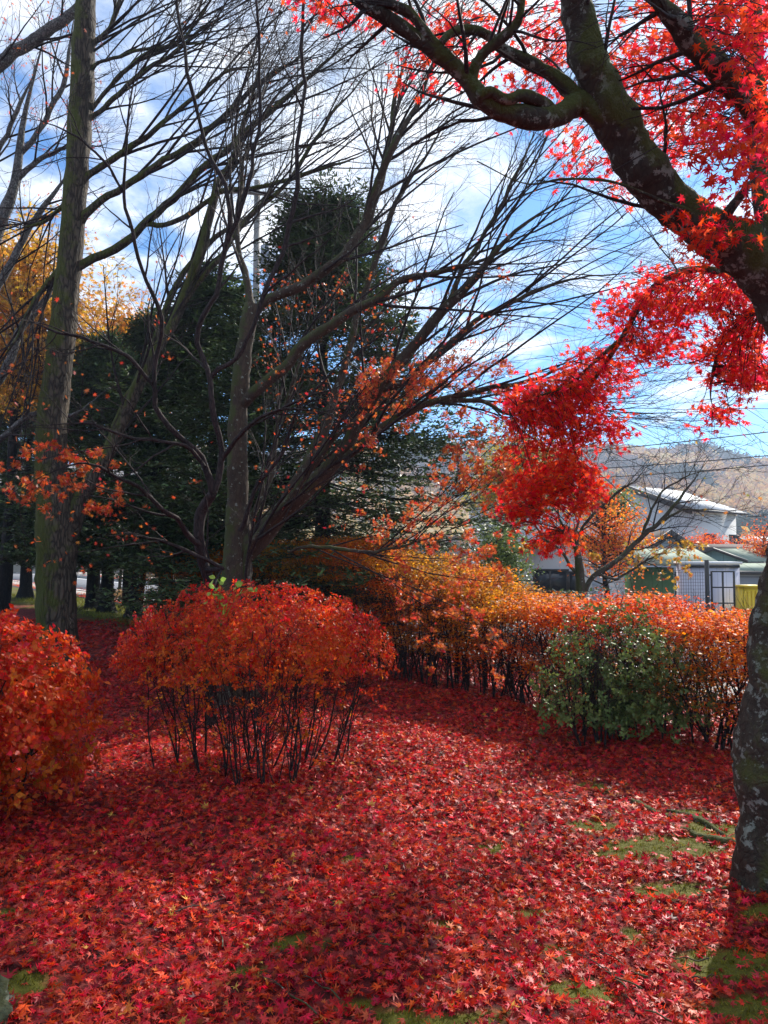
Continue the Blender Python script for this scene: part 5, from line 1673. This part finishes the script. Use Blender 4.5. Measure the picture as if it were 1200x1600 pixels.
# ------------------------------------------------------------------ sapling and dry grass by the road
def sapling():
    g = G(187, 927)
    root = thing('sapling', 'thin staked sapling with dark leaves at the roadside', 'tree', (g[0], g[1], 0))
    p, r = limb_line([(187, 932, g[1], 2.6), (188, 905, g[1], 2.4), (192, 875, g[1], 1.8), (195, 850, g[1], 1)], 14)
    limb_mesh('trunk', p, r, B_maple, root, 8)
    n = 900
    c = P(193, 858, g[1])
    pos = c + rng.normal(size=(n, 3)) * [0.35, 0.3, 0.28]
    V, F, T = leaves(RHOMB, pos, rdir(n, 1), rng.uniform(0, 6.28, n), 0.09 * rng.uniform(0.6, 1.2, n), np.clip(rng.normal(0.3, 0.2, n), 0, 1))
    build('foliage', V, F, L_needle, root, tint=T)
    n = 700
    q = G(188, 934)
    pos = np.c_[q[0] + rng.normal(0, 0.28, n), q[1] + rng.normal(0, 0.2, n), np.full(n, 0.02)]
    hd = np.c_[rng.normal(0, 0.5, n), rng.normal(0, 0.5, n), np.ones(n)]
    tp = (np.array([(-0.05, 0, 0), (0.05, 0, 0), (0, 1, 0.1)]), np.array([(0, 1, 2)]))
    V, F, T = leaves(tp, pos, rdir(n), None, rng.uniform(0.1, 0.38, n), rng.random(n), heading=hd)
    o = build('dry_grass', V, F, L_dry, None, tint=T)
    tag(o, 'tuft of dry straw coloured grass at the foot of the sapling', 'grass', kind='stuff')


sapling()


def verge_litter():
    """loose leaves on pavement, kerb and road, and grass blades under the firs"""
    n = 16000
    t = rng.uniform(-45, 8, n)
    s = rng.choice([7.6, 8.75, 13.05, 13.6], n, p=[0.45, 0.15, 0.2, 0.2]) + np.abs(rng.normal(0, 0.35, n))
    keep = rng.random(n) < 0.35 + 0.65 * (np.sin(t * 1.3 + 2 * np.sin(s * 3)) > 0.2)
    t, s = t[keep], s[keep]
    n = len(t)
    p = RT[None] * t[:, None] + RN[None] * s[:, None]
    z = np.where(s < 8.7, 0.04, np.where(s < 13.0, 0.022, 0.16))
    V, F, T = leaves(M5, np.c_[p, z], rdir(n, 4), rng.uniform(0, 6.28, n), 0.055 * rng.uniform(0.7, 1.3, n), np.clip(rng.normal(0.85, 0.12, n), 0, 1))
    o = build('scattered_leaves', V, F, L_ground, None, tint=T)
    tag(o, 'loose orange leaves drifted along the pavement and kerb', 'fallen leaves', kind='stuff')
    n = 60000
    x = rng.uniform(-16, -4.5, n)
    y = rng.uniform(13, 27, n)
    s = x * RN[0] + y * RN[1]
    k = (s > 5.5) & (s < 7.5)
    x, y = x[k], y[k]
    n = len(x)
    tp = (np.array([(-0.06, 0, 0), (0.06, 0, 0), (0, 1, 0.1)]), np.array([(0, 1, 2)]))
    hd = np.c_[rng.normal(0, 0.6, n), rng.normal(0, 0.6, n), np.ones(n)]
    V, F, T = leaves(tp, np.c_[x, y, H(x, y)], rdir(n), None, rng.uniform(0.04, 0.12, n), np.clip(rng.normal(0.8, 0.2, n), 0, 1), heading=hd)
    o = build('verge_grass', V, F, L_moss, None, tint=T)
    tag(o, 'short yellowish grass on the verge under the firs', 'grass', kind='stuff')


verge_litter()


# ------------------------------------------------------------------ wooded hill
def hill():
    xs = np.linspace(-500, 700, 121)
    ys = np.linspace(130, 760, 90)
    X, Y = np.meshgrid(xs, ys)

    def hz(X, Y):
        # skyline in the photo: highest near px 1000-1100
        u = X / Y
        ridge = 60 + 1.4 * np.sin(u * 19 + 1) + 1.0 * np.sin(u * 47) - 4.5 * sst(0.42, 0.47, u)
        rise = sst(150, 470, Y) * (1 - 0.4 * sst(500, 760, Y))
        gul = 1 + 0.13 * np.sin(X * 0.045 + Y * 0.012) * (1 - rise) + 0.015 * np.sin(X * 0.11 - Y * 0.03)
        return -3 + ridge * rise * gul
    Z = hz(X, Y)
    nx = len(xs)
    i = (np.arange(len(ys) - 1)[:, None] * nx + np.arange(nx - 1)[None]).ravel()
    F = np.c_[i, i + 1, i + nx + 1, i + nx]
    M_h = plain('hill_soil', (0.14, 0.10, 0.07), 0.9, 0.3, 0.03)
    o = build('hill', np.c_[X.ravel(), Y.ravel(), Z.ravel()], F, M_h, smooth=True)
    tag(o, kind='structure')
    # woods: thousands of crowns made of leaf sprays
    nt_ = 9000
    y = 150 + 360 * rng.random(nt_) ** 0.9
    u = rng.uniform(-0.30, 0.75, nt_)
    keep = (u > 0.02) | (rng.random(nt_) < 0.25)
    x, y = (u * y)[keep], y[keep]
    z = hz(x, y)
    n = len(x)
    pt = np.array([fbm((x[i] * 0.011, y[i] * 0.006, 0.5), 1.0) for i in range(n)])
    con = np.array([fbm((x[i] * 0.017 + 40, y[i] * 0.010, 3.5), 1.0) for i in range(n)])
    kind = np.where(con > 0.22, 0.05, np.clip(0.55 + 0.9 * pt + rng.normal(0, 0.16, n), 0.2, 1.0))
    R = rng.uniform(2.2, 4.2, n)
    hgt = rng.uniform(5, 9, n) * np.where(kind < 0.1, 1.25, 1)
    per = 46
    idx = np.repeat(np.arange(n), per)
    m = n * per
    d = rdir(m)
    d[:, 2] = np.abs(d[:, 2]) * 1.1 - 0.15
    rad = rng.uniform(0.55, 1.05, m)
    tall = np.where(kind < 0.1, 1.7, 1.0)
    taper = np.where(kind[idx] < 0.1, np.clip(1 - d[:, 2] * 0.8, 0.15, 1), 1.0)
    pos = np.c_[x[idx] + d[:, 0] * R[idx] * rad * taper, y[idx] + d[:, 1] * R[idx] * rad * taper, z[idx] + hgt[idx] * 0.55 + d[:, 2] * R[idx] * rad * tall[idx]]
    V, F, T = leaves(RHOMB, pos, unit(d + rng.normal(size=(m, 3)) * 0.5), rng.uniform(0, 6.28, m), rng.uniform(1.1, 2.4, m), np.clip(kind[idx] + rng.normal(0, 0.04, m), 0, 1))
    L_wood = leafmat('hill_woods', [(0.0, (0.03, 0.05, 0.035)), (0.12, (0.05, 0.07, 0.045)), (0.25, (0.16, 0.12, 0.12)), (0.5, (0.30, 0.19, 0.14)), (0.65, (0.55, 0.28, 0.09)), (0.85, (0.72, 0.44, 0.12)), (1.0, (0.74, 0.58, 0.28))], trans=0.15, var=0.2, spec=0.0, rough=1.0)  # autumn tones; pale and greyish patches also paint lit and shaded slopes
    o = build('hillside_woods', V, F, L_wood, None, tint=T)
    tag(o, 'distant hillside woods in faded grey brown and orange', 'woods', kind='stuff')


hill()

# ------------------------------------------------------------------ haze
HAZE = 0.0008
if HAZE:
    hb = MB().box((50, 360, 37), (1700, 860, 88))
    hm, hnt = newmat('haze')
    pv = N(hnt, 'ShaderNodeVolumePrincipled')
    pv.inputs['Color'].default_value = (0.66, 0.79, 1.0, 1)
    pv.inputs['Density'].default_value = HAZE
    pv.inputs['Anisotropy'].default_value = 0.3
    ho = N(hnt, 'ShaderNodeOutputMaterial')
    hnt.links.new(pv.outputs[0], ho.inputs['Volume'])
    h = hb.build('haze', hm)
    tag(h, 'thin blue air in front of the distant hill', 'haze', kind='stuff')
    C.cycles.volume_bounces = 0
